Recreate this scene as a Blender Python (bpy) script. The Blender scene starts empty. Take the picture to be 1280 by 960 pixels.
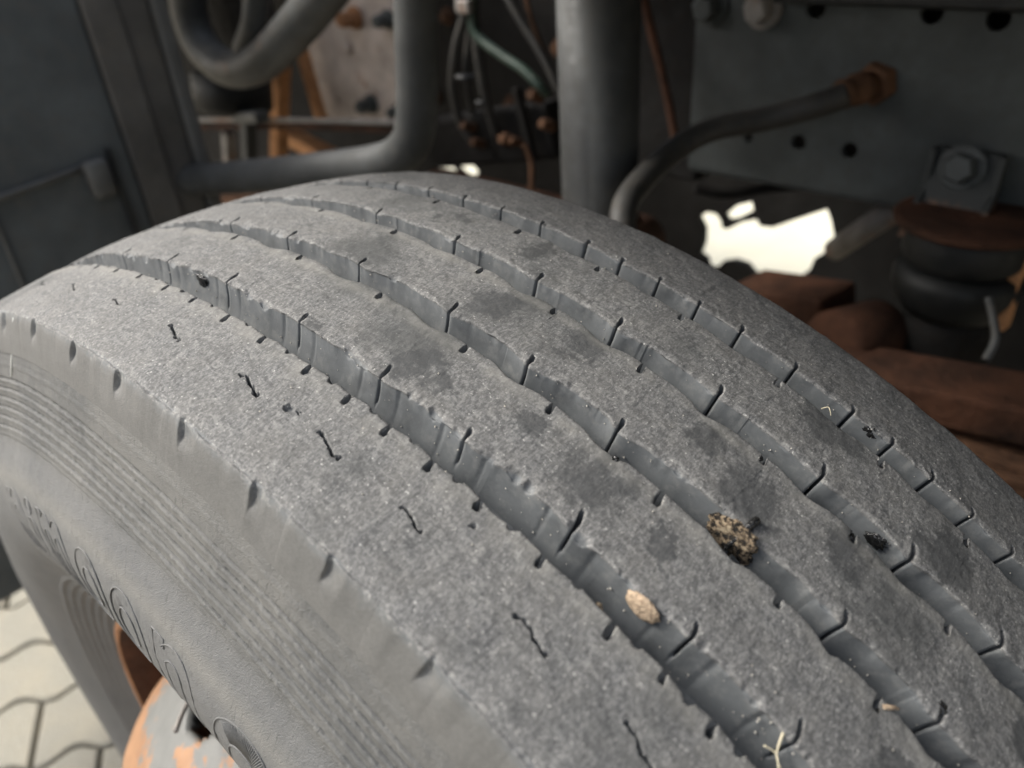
import bpy, bmesh, math, random
import numpy as np
from mathutils import Vector, Matrix
random.seed(7); rng = np.random.default_rng(11)
sc = bpy.context.scene
COL = sc.collection
rad = math.radians

# ---------------------------------------------------------------- camera
CAM = np.array([0.29463, -0.19838, 0.65284])
AR = np.array([0.742299, 0.666682, -0.067289]); AU = np.array([-0.322828, 0.443818, 0.835947]); AF = np.array([-0.587175, 0.5988, -0.544669])
FPX = 974.43
cd = bpy.data.cameras.new('camera'); co = bpy.data.objects.new('camera', cd); COL.objects.link(co)
m = Matrix(((AR[0], AU[0], -AF[0], CAM[0]), (AR[1], AU[1], -AF[1], CAM[1]), (AR[2], AU[2], -AF[2], CAM[2]), (0, 0, 0, 1)))
co.matrix_world = m
cd.sensor_width = 36; cd.lens = FPX / 1280 * 36; cd.clip_start = 0.01; cd.clip_end = 400
cd.dof.use_dof = True; cd.dof.focus_distance = 0.30; cd.dof.aperture_fstop = 7.2
sc.camera = co
# ---------------------------------------------------------------- sky, sun, exposure
SUN_EL, SUN_AZ = 42, 242          # azimuth: compass direction the light comes from, measured from +Y clockwise
w = bpy.data.worlds.new("World"); sc.world = w; w.use_nodes = True
nt = w.node_tree; bg = nt.nodes['Background']
sky = nt.nodes.new('ShaderNodeTexSky'); sky.sky_type = 'NISHITA'; sky.sun_disc = False
sky.sun_elevation = rad(SUN_EL); sky.sun_rotation = rad(SUN_AZ)
sky.air_density = 1.0; sky.dust_density = 6.0; sky.ozone_density = 0.6; sky.altitude = 100
hs_ = nt.nodes.new('ShaderNodeHueSaturation'); hs_.inputs['Saturation'].default_value = .5   # hazy overcast sky
nt.links.new(sky.outputs[0], hs_.inputs['Color']); nt.links.new(hs_.outputs[0], bg.inputs[0]); bg.inputs[1].default_value = 0.15
sl = bpy.data.lights.new('sun', 'SUN'); so = bpy.data.objects.new('sun', sl); COL.objects.link(so)
sl.energy = 1.5; sl.angle = rad(18); sl.color = (1.0, 0.99, 0.935)
d = Vector((math.sin(rad(SUN_AZ)) * math.cos(rad(SUN_EL)), math.cos(rad(SUN_AZ)) * math.cos(rad(SUN_EL)), math.sin(rad(SUN_EL))))
so.rotation_euler = d.to_track_quat('Z', 'Y').to_euler()
vs = sc.view_settings; vs.view_transform = 'Standard'; vs.look = 'None'; vs.gamma = 1; vs.use_curve_mapping = False
vs.exposure = 1.05

# ---------------------------------------------------------------- helpers
def at(px, py, ax, val):
    """world point seen at photo pixel (px,py) on the real plane axis=val"""
    v = AF + AR * (px - 640) / FPX - AU * (py - 480) / FPX
    t = (val - CAM[ax]) / v[ax]
    return Vector(CAM + v * t)

def tag(o, label=None, cat=None, group=None, kind=None):
    if label: o['label'] = label
    if cat: o['category'] = cat
    if group: o['group'] = group
    if kind: o['kind'] = kind
    return o

def empty(name, loc=(0, 0, 0), label=None, cat=None, group=None):
    o = bpy.data.objects.new(name, None); COL.objects.link(o); o.location = loc
    o.empty_display_size = .05
    return tag(o, label, cat, group)

def link(name, me, mat, parent=None, smooth=True):
    o = bpy.data.objects.new(name, me); COL.objects.link(o)
    if mat is not None and not me.materials: me.materials.append(mat)
    if parent is not None:
        o.parent = parent
        o.matrix_parent_inverse = Matrix.Translation(parent.location).inverted()
    if smooth and len(me.polygons): me.polygons.foreach_set('use_smooth', [True] * len(me.polygons))
    return o

def obj(name, bm, mat, parent=None, smooth=False, bevel=0):
    if bevel:
        es = [e for e in bm.edges if len(e.link_faces) == 2 and e.calc_face_angle(0) > .6]
        bmesh.ops.bevel(bm, geom=es, offset=bevel, segments=2, affect='EDGES', profile=.5)
    bmesh.ops.recalc_face_normals(bm, faces=bm.faces)
    me = bpy.data.meshes.new(name); bm.to_mesh(me); bm.free()
    return link(name, me, mat, parent, smooth)

def grid_mesh(name, P, mat, parent=None, closed=False):
    """P: (rows, cols, 3)"""
    nr, nc, _ = P.shape
    i = np.arange(nr - 1)[:, None]; j = np.arange(nc if closed else nc - 1)[None, :]
    j2 = (j + 1) % nc
    q = np.stack([i * nc + j + 0 * i, i * nc + j2, (i + 1) * nc + j2, (i + 1) * nc + j], -1).reshape(-1, 4)
    me = bpy.data.meshes.new(name)
    me.vertices.add(nr * nc); me.vertices.foreach_set('co', P.reshape(-1).astype(np.float32))
    me.loops.add(q.size); me.loops.foreach_set('vertex_index', q.reshape(-1).astype(np.int32))
    me.polygons.add(len(q)); me.polygons.foreach_set('loop_start', (np.arange(len(q)) * 4).astype(np.int32))
    me.polygons.foreach_set('loop_total', np.full(len(q), 4, np.int32))
    me.update(calc_edges=True); me.validate()
    me.polygons.foreach_set('use_smooth', np.ones(len(me.polygons), bool))
    return link(name, me, mat, parent, False)

def box(bm, c, s, R=None):
    r = bmesh.ops.create_cube(bm, size=1)
    M = Matrix.Translation(Vector(c)) @ (R.to_4x4() if R is not None else Matrix.Identity(4)) @ Matrix.Diagonal((*s, 1))
    bmesh.ops.transform(bm, matrix=M, verts=r['verts']); return r['verts']

def beam(bm, a, b, wdt, hgt, up=(0, 0, 1)):
    a, b = Vector(a), Vector(b); dx = (b - a); L = dx.length; x = dx.normalized()
    y = Vector(up).cross(x).normalized(); z = x.cross(y)
    R = Matrix((x, y, z)).transposed()
    return box(bm, (a + b) / 2, (L, wdt, hgt), R)

def tube(bm, pts, r, n=20, caps=True, sub=6):
    pts = [Vector(p) for p in pts]
    if len(pts) > 2 and sub:
        out = []
        for i in range(len(pts) - 1):
            p0 = pts[max(i - 1, 0)]; p1 = pts[i]; p2 = pts[i + 1]; p3 = pts[min(i + 2, len(pts) - 1)]
            for k in range(sub):
                t = k / sub
                out.append(.5 * ((2 * p1) + (p2 - p0) * t + (2 * p0 - 5 * p1 + 4 * p2 - p3) * t * t + (3 * p1 - p0 - 3 * p2 + p3) * t ** 3))
        out.append(pts[-1]); pts = out
    rr = r if callable(r) else (lambda t: r)
    rings = []; prev = None
    for i, p in enumerate(pts):
        tdir = (pts[min(i + 1, len(pts) - 1)] - pts[max(i - 1, 0)]).normalized()
        if prev is None:
            a = tdir.orthogonal().normalized()
        else:
            a = (prev - tdir * prev.dot(tdir)).normalized()
        prev = a; b = tdir.cross(a); R = rr(i / (len(pts) - 1))
        rings.append([bm.verts.new(p + (a * math.cos(2 * math.pi * k / n) + b * math.sin(2 * math.pi * k / n)) * R) for k in range(n)])
    for i in range(len(rings) - 1):
        for k in range(n):
            bm.faces.new((rings[i][k], rings[i][(k + 1) % n], rings[i + 1][(k + 1) % n], rings[i + 1][k]))
    if caps:
        bm.faces.new(rings[0][::-1]); bm.faces.new(rings[-1])

def lathe(bm, c, prof, n=48, axis=(0, 0, 1)):
    """prof: [(radius, height)] along axis from c"""
    ax = Vector(axis).normalized(); a = ax.orthogonal().normalized(); b = ax.cross(a); c = Vector(c); rings = []
    for (r, h) in prof:
        rings.append([bm.verts.new(c + ax * h + (a * math.cos(2 * math.pi * k / n) + b * math.sin(2 * math.pi * k / n)) * max(r, 1e-4)) for k in range(n)])
    for i in range(len(rings) - 1):
        for k in range(n):
            bm.faces.new((rings[i][k], rings[i][(k + 1) % n], rings[i + 1][(k + 1) % n], rings[i + 1][k]))
    bm.faces.new(rings[0][::-1]); bm.faces.new(rings[-1])

def hexbolt(bm, c, axis, r, h, washer=True):
    if washer: lathe(bm, c, [(r * 1.45, 0), (r * 1.45, h * .25), (r * 1.3, h * .3)], 24, axis)
    lathe(bm, Vector(c) + Vector(axis).normalized() * h * .3, [(r, 0), (r, h * .8), (r * .82, h)], 6, axis)

def plate(name, outline, holes, M, thick, mat, parent=None, res=1):
    """flat plate with real holes: 2D curve filled, then turned into a mesh. outline/holes are lists of 2D points"""
    cu = bpy.data.curves.new(name, 'CURVE'); cu.dimensions = '2D'; cu.fill_mode = 'BOTH'; cu.extrude = thick / 2
    for pl in [outline] + holes:
        s = cu.splines.new('POLY'); s.points.add(len(pl) - 1)
        for p, q in zip(s.points, pl): p.co = (q[0], q[1], 0, 1)
        s.use_cyclic_u = True
    t = bpy.data.objects.new('tmp', cu); COL.objects.link(t)
    dg = bpy.context.evaluated_depsgraph_get(); me = bpy.data.meshes.new_from_object(t.evaluated_get(dg))
    bpy.data.objects.remove(t); me.transform(M); me.name = name
    me.materials.clear()
    return link(name, me, mat, parent, False)

def circ2(cx, cy, r, n=20): return [(cx + r * math.cos(2 * math.pi * k / n), cy + r * math.sin(2 * math.pi * k / n)) for k in range(n)]
MY = Matrix(((1, 0, 0, 0), (0, 0, -1, 0), (0, 1, 0, 0), (0, 0, 0, 1)))   # plate local (x,y) -> world (x,z)

# numpy value noise -------------------------------------------------
def vnoise(x, y, seed=0):
    t = np.random.default_rng(seed).random((256, 256))
    xi = np.floor(x).astype(int); yi = np.floor(y).astype(int); fx = x - xi; fy = y - yi
    fx = fx * fx * (3 - 2 * fx); fy = fy * fy * (3 - 2 * fy)
    a = t[xi % 256, yi % 256]; b = t[(xi + 1) % 256, yi % 256]; c = t[xi % 256, (yi + 1) % 256]; d_ = t[(xi + 1) % 256, (yi + 1) % 256]
    return (a * (1 - fx) + b * fx) * (1 - fy) + (c * (1 - fx) + d_ * fx) * fy - .5
def fbm(x, y, seed=0, o=3):
    return sum(vnoise(x * 2 ** k, y * 2 ** k, seed + k) / 2 ** k for k in range(o))
def sstep(a, b, x):
    t = np.clip((x - a) / (b - a), 0, 1); return t * t * (3 - 2 * t)

# ---------------------------------------------------------------- materials
class N:
    def __init__(s, name, rough=.8, metallic=0, spec=.5):
        s.m = bpy.data.materials.new(name); s.m.use_nodes = True; s.t = s.m.node_tree; s.n = s.t.nodes
        s.b = s.n['Principled BSDF']; s.b.inputs['Roughness'].default_value = rough
        s.b.inputs['Metallic'].default_value = metallic; s.b.inputs['Specular IOR Level'].default_value = spec
        s.tc = s.n.new('ShaderNodeTexCoord').outputs['Object']
    def l(s, a, b): s.t.links.new(a, b)
    def noise(s, scale, detail=4, rough=.6, vec=None, dist=0):
        q = s.n.new('ShaderNodeTexNoise'); q.inputs['Scale'].default_value = scale; q.inputs['Detail'].default_value = detail
        q.inputs['Roughness'].default_value = rough; q.inputs['Distortion'].default_value = dist; s.l(vec or s.tc, q.inputs['Vector']); return q.outputs['Fac']
    def ramp(s, fac, stops):
        q = s.n.new('ShaderNodeValToRGB'); e = q.color_ramp.elements
        while len(e) < len(stops): e.new(.5)
        for k, (p, c) in enumerate(stops):
            e[k].position = p; e[k].color = (*c, 1) if isinstance(c, (tuple, list)) else (c, c, c, 1)
        s.l(fac, q.inputs[0]); return q.outputs[0]
    def mix(s, f, a, b, mode='MIX'):
        q = s.n.new('ShaderNodeMix'); q.data_type = 'RGBA'; q.blend_type = mode
        for v, k in ((f, 0), (a, 6), (b, 7)):
            if isinstance(v, (int, float)) and k == 0: q.inputs[0].default_value = v
            elif isinstance(v, (tuple, list)): q.inputs[k].default_value = (*v, 1)
            else: s.l(v, q.inputs[k])
        return q.outputs[2]
    def math(s, op, a, b=0., c=0., clamp=False):
        q = s.n.new('ShaderNodeMath'); q.operation = op; q.use_clamp = clamp
        for v, k in ((a, 0), (b, 1), (c, 2)):
            if isinstance(v, (int, float)): q.inputs[k].default_value = v
            else: s.l(v, q.inputs[k])
        return q.outputs[0]
    def bump(s, h, dist, strength=1.0, prev=None):
        q = s.n.new('ShaderNodeBump'); q.inputs['Distance'].default_value = dist; q.inputs['Strength'].default_value = strength
        s.l(h, q.inputs['Height'])
        if prev is not None: s.l(prev, q.inputs['Normal'])
        return q.outputs['Normal']
    def fin(s, col=None, nrm=None, rough=None):
        if col is not None: s.l(col, s.b.inputs['Base Color'])
        if nrm is not None: s.l(nrm, s.b.inputs['Normal'])
        if rough is not None: s.l(rough, s.b.inputs['Roughness'])
        return s.m

CROWN = 0.8895; RT = 0.52
def rubber(name, kind):
    q = N(name, .75, 0, .35)
    sx = q.n.new('ShaderNodeSeparateXYZ'); q.l(q.tc, sx.inputs[0]); X, Y, Z = sx.outputs
    r = q.math('SQRT', q.math('ADD', q.math('MULTIPLY', X, X), q.math('MULTIPLY', Z, Z)))
    ang = q.math('ARCTAN2', X, Z)
    big = q.noise(14, 4, .6); mid = q.noise(70, 5, .65); fine = q.noise(800, 3, .7); grit = q.noise(2000, 2, .6)
    # fibrous worn grain, stretched slightly across the tread
    mp = q.n.new('ShaderNodeMapping'); mp.inputs['Scale'].default_value = (1.0, .42, 1.0); mp.inputs['Rotation'].default_value = (.2, .3, .5); q.l(q.tc, mp.inputs['Vector'])
    fib = q.noise(1250, 3, .7, mp.outputs[0], .6)
    if kind == 'tread':
        depth = q.math('SUBTRACT', q.math('SUBTRACT', RT, q.math('MULTIPLY', q.math('MULTIPLY', Y, Y), CROWN)), r)
        below = q.math('MULTIPLY_ADD', depth, 1400, q.math('MULTIPLY_ADD', mid, 1.2, -1.9), True)   # 0 on worn top, 1 in the grooves
        top = q.ramp(q.math('MULTIPLY_ADD', fine, .35, q.math('MULTIPLY', fib, .65)), [(.38, (.070, .070, .070)), (.50, (.128, .128, .126)), (.62, (.225, .223, .216))])
        spk = q.ramp(q.noise(900, 2, .5), [(.66, 0.), (.76, 1.)])
        cv = q.n.new('ShaderNodeCombineXYZ'); q.l(q.math('MULTIPLY', ang, RT * .28), cv.inputs[0]); q.l(Y, cv.inputs[1]); q.l(q.math('MULTIPLY', r, .3), cv.inputs[2])
        streak = q.noise(430, 5, .7, cv.outputs[0], 1.2)
        top = q.mix(q.ramp(streak, [(.36, .45), (.50, 0.)]), top, (.062, .064, .063))
        top = q.mix(q.ramp(streak, [(.55, 0.), (.68, .55)]), top, (.27, .27, .255))
        top = q.mix(q.math('MULTIPLY', spk, .7), top, (.62, .61, .57))
        top = q.mix(q.math('MULTIPLY', q.ramp(mid, [(.38, 0.), (.75, 1.)]), .30), top, (.175, .166, .148))
        dk = q.ramp(big, [(.33, 1.), (.45, 0.)])
        top = q.mix(q.math('MULTIPLY', dk, .7), top, (.055, .057, .056))
        # damp stains on the ribs (own shapes, at real spots of the tread)
        wob = q.math('MULTIPLY_ADD', q.noise(55, 7, .75), .052, -.026); tot = None
        for (a, y, ra) in [(10.8, -.001, .013), (19.8, -.043, .015), (15.4, .005, .012), (24.6, .050, .015), (24, -.0035, .017), (11.0, -.050, .009), (12.8, -.0505, .008), (21.5, .001, .010), (31, .038, .012),
                           (9.0, .044, .009), (3.5, .043, .008), (23.3, -.047, .007), (28, .008, .010), (36, .006, .012), (16.5, -.040, .007), (6, -.064, .005), (33, -.050, .010), (17, -.100, .008)]:
            ds = q.math('MULTIPLY', q.math('SUBTRACT', ang, rad(a)), RT); dy = q.math('SUBTRACT', Y, y)
            dd = q.math('SQRT', q.math('ADD', q.math('MULTIPLY', ds, ds), q.math('MULTIPLY', dy, dy)))
            v = q.math('SUBTRACT', 1.0, q.math('DIVIDE', q.math('ADD', dd, wob), ra), 0, True)
            tot = v if tot is None else q.math('MAXIMUM', tot, v)
        st = q.ramp(q.math('MULTIPLY_ADD', q.noise(230, 4, .7), .5, q.math('SUBTRACT', tot, .25)), [(.02, 0.), (.42, 1.)])
        top = q.mix(q.math('MULTIPLY', st, .72), top, (.046, .048, .049))
        wall = q.mix(mid, (.062, .067, .070), (.150, .158, .161))
        wall = q.mix(q.math('MULTIPLY', q.ramp(q.noise(160, 6, .7), [(.5, 0.), (.7, 1.)]), .5), wall, (.20, .20, .19))
        wall = q.mix(q.ramp(q.noise(45, 5, .6), [(.30, .55), (.46, 0.)]), wall, (.040, .043, .045))
        db = q.math('SUBTRACT', 1.0, q.math('MULTIPLY', q.math('ABSOLUTE', q.math('ADD', Y, .078)), 130), 0, True)   # dust held along the groove lips
        db = q.math('MAXIMUM', db, q.math('SUBTRACT', 1.0, q.math('MULTIPLY', q.math('ABSOLUTE', q.math('ADD', Y, .033)), 220), 0, True))
        db = q.math('MAXIMUM', db, q.math('SUBTRACT', 1.0, q.math('MULTIPLY', q.math('ABSOLUTE', q.math('SUBTRACT', Y, .010)), 260), 0, True))
        top = q.mix(q.math('MULTIPLY', q.math('MULTIPLY', db, q.ramp(mid, [(.35, .2), (.65, 1.)])), .5), top, (.235, .228, .205))
        col = q.mix(below, top, wall)
        # shoulder face below the tread edge is dusty brown grey
        sh = q.math('MULTIPLY_ADD', Y, -420, q.math('MULTIPLY_ADD', q.noise(150, 5, .7), 2.6, -51.0), True)
        col = q.mix(sh, col, q.mix(q.math('MULTIPLY_ADD', fine, .5, q.math('MULTIPLY', mid, .5)), (.050, .051, .050), (.170, .168, .160)))
        # pale scuffed line where the tread edge is torn
        ed = q.math('SUBTRACT', 1.0, q.math('MULTIPLY', q.math('ABSOLUTE', q.math('ADD', Y, q.math('MULTIPLY_ADD', q.noise(130, 5, .7), .006, .1155))), 700), 0, True)
        col = q.mix(q.math('MULTIPLY', ed, q.math('MULTIPLY', q.ramp(q.noise(420, 4, .7), [(.50, 0.), (.66, 1.)]), .5)), col, (.42, .41, .38))
        dist = q.math('MULTIPLY_ADD', below, -.45, 1.0)
        dist = q.math('ADD', dist, q.math('MULTIPLY', sh, .5))
        h = q.math('MULTIPLY', q.math('ADD', fib, q.math('MULTIPLY', grit, .45)), dist)
        nrm = q.bump(h, .00030, .7); nrm = q.bump(mid, .0006, .22, nrm)
        ro = q.math('MULTIPLY_ADD', below, -.22, .80)
    else:
        base = q.mix(fine, (.080, .081, .079), (.142, .143, .138))
        base = q.mix(q.ramp(q.noise(110, 7, .75), [(.40, 0.), (.62, 1.)]), base, (.085, .087, .087))
        base = q.mix(q.math('MULTIPLY', q.ramp(big, [(.40, 0.), (.62, 1.)]), .5), base, (.175, .172, .160))
        # bulge is smoother and a little darker blue grey, dust gathers in a pale arc above the letters
        inner = q.math('MULTIPLY_ADD', r, -120, 53.5, True)
        base = q.mix(q.math('MULTIPLY', inner, .55), base, q.mix(mid, (.115, .118, .12), (.17, .172, .172)))
        pale = q.math('SUBTRACT', 1.0, q.math('MULTIPLY', q.math('ABSOLUTE', q.math('SUBTRACT', r, .4225)), 110), 0, True)
        base = q.mix(q.math('MULTIPLY', pale, .35), base, (.24, .232, .205))
        # fine radial scratches
        cm = q.n.new('ShaderNodeCombineXYZ'); q.l(q.math('MULTIPLY', ang, 60), cm.inputs[0]); q.l(q.math('MULTIPLY', r, 22), cm.inputs[1]); q.l(Y, cm.inputs[2])
        scr = q.ramp(q.noise(6, 3, .6, cm.outputs[0], .8), [(.62, 0.), (.66, 1.)])
        base = q.mix(q.math('MULTIPLY', scr, .5), base, (.07, .07, .068))
        col = base
        per = (.4722 - .4440) / 5.7  # shade of the rib undercuts painted as broken dark lines
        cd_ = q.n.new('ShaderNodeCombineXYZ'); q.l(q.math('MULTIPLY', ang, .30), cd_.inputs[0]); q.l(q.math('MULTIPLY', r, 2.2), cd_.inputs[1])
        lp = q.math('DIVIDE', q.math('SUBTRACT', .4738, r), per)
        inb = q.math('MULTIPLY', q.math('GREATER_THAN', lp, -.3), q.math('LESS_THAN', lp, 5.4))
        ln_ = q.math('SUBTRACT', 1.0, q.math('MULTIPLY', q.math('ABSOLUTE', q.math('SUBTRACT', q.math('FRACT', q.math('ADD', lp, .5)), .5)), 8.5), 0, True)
        shade_dots = q.math('MULTIPLY', q.math('MULTIPLY', ln_, inb), q.ramp(q.noise(300, 5, .7, cd_.outputs[0]), [(.42, .1), (.52, 1.)]))
        col = q.mix(q.math('MULTIPLY', q.math('MULTIPLY', ln_, inb), .35), col, (.05, .05, .048)); col = q.mix(q.math('MULTIPLY', shade_dots, .8), col, (.028, .027, .026))
        nrm = q.bump(q.math('ADD', q.math('MULTIPLY', fine, .6), grit), .00055, 1.0); nrm = q.bump(mid, .0012, .5, nrm)
        ro = q.ramp(mid, [(.3, .62), (.7, .85)])
    return q.fin(col, nrm, ro)
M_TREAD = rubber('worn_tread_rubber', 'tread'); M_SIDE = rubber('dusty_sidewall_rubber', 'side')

def paint(name, col, rough=.55, grime=(.06, .05, .04), rustamt=0., bump=.0006, spec=.4, scale=1.0):
    q = N(name, rough, 0, spec)
    a = q.noise(18 * scale, 6, .65); b = q.noise(90 * scale, 4, .6)
    lo = tuple(c * .68 for c in col); hi = tuple(min(1, c * 1.45) for c in col)
    c = q.ramp(a, [(.3, lo), (.5, col), (.72, hi)])
    c = q.mix(q.math('MULTIPLY', q.ramp(b, [(.48, 0.), (.7, 1.)]), .5), c, grime)
    if rustamt:
        f = q.ramp(q.noise(11 * scale, 8, .7), [(.62 - rustamt * .3, 0.), (.70 - rustamt * .3, 1.)])
        c = q.mix(f, c, q.mix(b, (.10, .042, .018), (.30, .13, .05)))
    return q.fin(c, q.bump(b, bump, .6), q.ramp(b, [(.3, rough * .8), (.7, min(1, rough * 1.25))]))
def rust(name, dark, light, bump=.0015, scale=1.0):
    q = N(name, .9, 0, .2)
    a = q.noise(30 * scale, 8, .7); b = q.noise(220 * scale, 4, .7)
    c = q.ramp(a, [(.3, dark), (.62, light)]); c = q.mix(q.math('MULTIPLY', b, .5), c, tuple(x * .45 for x in light))
    return q.fin(c, q.bump(q.math('ADD', a, b), bump, .8))
M_RAIL = paint('satin_black_green_frame_paint', (.053, .060, .060), .5, (.053, .054, .051))
M_BLACK = paint('black_paint', (.018, .019, .020), .38, (.04, .038, .034))
M_TUBE = paint('grey_black_tube_paint', (.050, .052, .051), .6, (.066, .062, .055))
M_PANEL = paint('dark_blue_grey_panel', (.080, .088, .090), .55, (.105, .10, .09), bump=.0012, scale=.5)
M_PANEL3 = paint('brownish_grey_panel_dirt', (.095, .090, .082), .6, (.125, .11, .09), scale=.6)
M_PANEL2 = paint('grey_flange_paint', (.095, .095, .090), .55, (.11, .10, .085), scale=.5)
M_CAST = paint('oily_casting', (.070, .072, .070), .5, (.115, .10, .08), rustamt=.12, bump=.003)
M_GREY = paint('worn_grey_metal', (.23, .215, .20), .55, (.20, .15, .12), rustamt=.28)
M_PINK = paint('primer_grey_plate', (.42, .36, .32), .6, (.44, .34, .27), rustamt=.14)
M_RUST = rust('orange_rust', (.26, .12, .05), (.66, .34, .16))
M_RUSTB = rust('brown_rust', (.012, .009, .007), (.17, .088, .050), .003, .7)
M_RUSTD = rust('dark_brown_rust', (.008, .007, .006), (.10, .045, .026), .004, .55)
M_RUSTH = rust('hub_rust', (.10, .05, .025), (.40, .20, .10), scale=.7)
M_HOSE = paint('black_hose_rubber', (.034, .033, .031), .6, (.062, .052, .040), bump=.0003)
M_GREEN = paint('green_air_line', (.024, .044, .033), .45, (.08, .09, .07), bump=.0002)
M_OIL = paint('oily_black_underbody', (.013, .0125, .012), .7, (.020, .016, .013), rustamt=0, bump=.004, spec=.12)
M_AIR = paint('air_spring_rubber', (.009, .010, .010), .55, (.018, .017, .015), spec=.3)
q = N('grey_painted_rusty_disc', .6, 0, .4)
a_ = q.noise(9, 7, .65); b_ = q.noise(80, 4)
sx = q.n.new('ShaderNodeSeparateXYZ'); q.l(q.tc, sx.inputs[0])
c_ = q.mix(q.ramp(q.math('MULTIPLY_ADD', q.math('SUBTRACT', .178, sx.outputs[2]), 3.6, q.math('MULTIPLY_ADD', q.math('SUBTRACT', b_, .5), .35, a_)), [(.46, 0.), (.50, 1.)]), q.mix(b_, (.10, .103, .098), (.19, .19, .18)), q.mix(q.noise(45, 6, .7), (.11, .055, .028), (.42, .23, .12)))
M_DISC = q.fin(c_, q.bump(b_, .001, .6))
q = N('beige_concrete_paver', .9, 0, .2)
oi = q.n.new('ShaderNodeObjectInfo')
c_ = q.ramp(q.noise(260, 4, .7), [(.32, (.19, .178, .145)), (.52, (.33, .315, .265)), (.7, (.47, .45, .39))])
c_ = q.mix(q.math('MULTIPLY', oi.outputs['Random'], .45), c_, (.27, .255, .22))
c_ = q.mix(q.math('MULTIPLY', q.ramp(q.noise(12, 5), [(.45, 0.), (.7, 1.)]), .4), c_, (.42, .37, .28))
M_PAVER = q.fin(c_, q.bump(q.noise(420, 3), .0015, .8))
q = N('sandy_joint', .95, 0, .1)
M_JOINT = q.fin(q.mix(q.noise(120, 5), (.16, .14, .10), (.34, .30, .22)), q.bump(q.noise(300, 3), .002, .8))
q = N('pale_yard_concrete', .9, 0, .2)
M_YARD = q.fin(q.mix(q.noise(6, 6), (.56, .53, .40), (.78, .75, .62)), q.bump(q.noise(200, 3), .001, .5))

# ---------------------------------------------------------------- ground
bm = bmesh.new(); bmesh.ops.create_grid(bm, x_segments=1, y_segments=1, size=60)
bmesh.ops.transform(bm, matrix=Matrix.Translation((0, 0, -.535)), verts=bm.verts)
tag(obj('ground', bm, M_JOINT), kind='structure')
bm = bmesh.new(); box(bm, (-2, 11.75, -.517), (30, 20, .03)); tag(obj('yard', bm, M_YARD), kind='structure')
# interlocking wavy pavers
U = Vector((.876, -.482, 0)); V = Vector((.482, .876, 0)); PW, PL = .135, .215
def paver_mesh():
    bm = bmesh.new(); g = .0028; pts = []
    def wv(t): return .0105 * math.sin(2 * math.pi * t / (PL / 2) + .7)
    n = 18
    for k in range(n + 1):
        t = -PL / 2 + g + (PL - 2 * g) * k / n; pts.append((-PW / 2 + g + wv(t), t))
    for k in range(n + 1):
        t = PL / 2 - g - (PL - 2 * g) * k / n; pts.append((PW / 2 - g + wv(t), t))
    rings = []
    for ins, z in ((0, -.08), (0, -.007), (.0015, -.0025), (.005, 0)):
        ring = []
        for k, (a, b) in enumerate(pts):
            sa = 1 if k > n else -1
            ring.append(bm.verts.new((U * (a - sa * ins) + V * (b * (1 - ins * 2 / PL))) + Vector((0, 0, z))))
        rings.append(ring)
    m_ = len(pts)
    for i in range(3):
        for k in range(m_): bm.faces.new((rings[i][k], rings[i][(k + 1) % m_], rings[i + 1][(k + 1) % m_], rings[i + 1][k]))
    bm.faces.new(rings[-1]); bmesh.ops.triangulate(bm, faces=[bm.faces[-1]] if False else [f for f in bm.faces if len(f.verts) > 4])
    bmesh.ops.recalc_face_normals(bm, faces=bm.faces)
    me = bpy.data.meshes.new('paver'); bm.to_mesh(me); bm.free(); me.materials.append(M_PAVER); return me
pm = paver_mesh()
pav = empty('pavement', (0, 0, -.505)); tag(pav, kind='structure')
vj = -.608
for iu in range(-14, 4):
    u0 = -.749 + iu * PW
    for iv in range(-6, 7):
        v0 = vj + (PL / 2 * iu) % PL + iv * PL + PL / 2
        c = U * (u0 + PW / 2) + V * v0
        if not (-2.6 < c.x < -.35 and -1.0 < c.y < .5): continue
        o = bpy.data.objects.new('paver', pm); COL.objects.link(o); o.parent = pav
        o.location = (c.x, c.y, random.uniform(-.0015, .0015))
        o.rotation_euler = (random.uniform(-.006, .006), random.uniform(-.006, .006), 0)

# ---------------------------------------------------------------- the truck wheel
truck_wheel = empty('truck_wheel', (0, 0, 0), 'large worn grey truck tyre with four wavy circumferential grooves on its rusty wheel', 'truck wheel')
DEEP = .0165
def ext(lst, lo=-180, hi=180, p0=5.9, p1=4.9):
    l = list(lst)
    while l[0] - p0 > lo: l.insert(0, l[0] - p0)
    while l[-1] + p1 < hi: l.append(l[-1] + p1)
    return np.array(l)
# sipe angles read along each groove (degrees from top)
S1b = ext([-6.45, -.45, 5.39, 10.79, 15.38, 20.63, 25.77, 29.97, 34.2])
S1a = ext([-6.2, -3.3, -.6, 2.3, 5.08, 8.17, 10.73, 13.02, 15.32, 17.7, 20.63, 23.74, 25.85, 27.85, 29.9], p0=2.95, p1=2.4)
S1c = ext([-7.7, -4.7, -1.9, .85, 3.7, 6.7, 9.5, 11.97, 14.19, 16.5, 19.16, 22.08, 24.68, 26.86, 28.89], p0=2.95, p1=2.4)
S2a = ext([-5.1, .7, 6.63, 11.95, 16.58, 21.9, 27.11, 31.35, 35.6])
S2b = ext([-2.1, 3.68, 9.78, 14.4, 18.99, 24.98, 29.21, 33.34])
S3a = ext([-3.92, 2.27, 8.33, 12.8, 17.57, 23.59, 27.79, 32.1, 36.3])
S3b = ext([-6.85, -.72, 5.27, 10.66, 15.3, 20.59, 25.66, 29.94, 34.15])
S4a = ext([-5.5, .47, 6.65, 11.76, 16.64, 21.84, 27.05, 31.34, 35.6])
S4b = ext([-5.2, -2.1, .85, 3.8, 6.67, 9.73, 11.97, 14.22, 16.59, 18.96, 21.92, 24.97, 27.04, 29.14, 31.22, 33.32], p0=2.95, p1=2.4)
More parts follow.
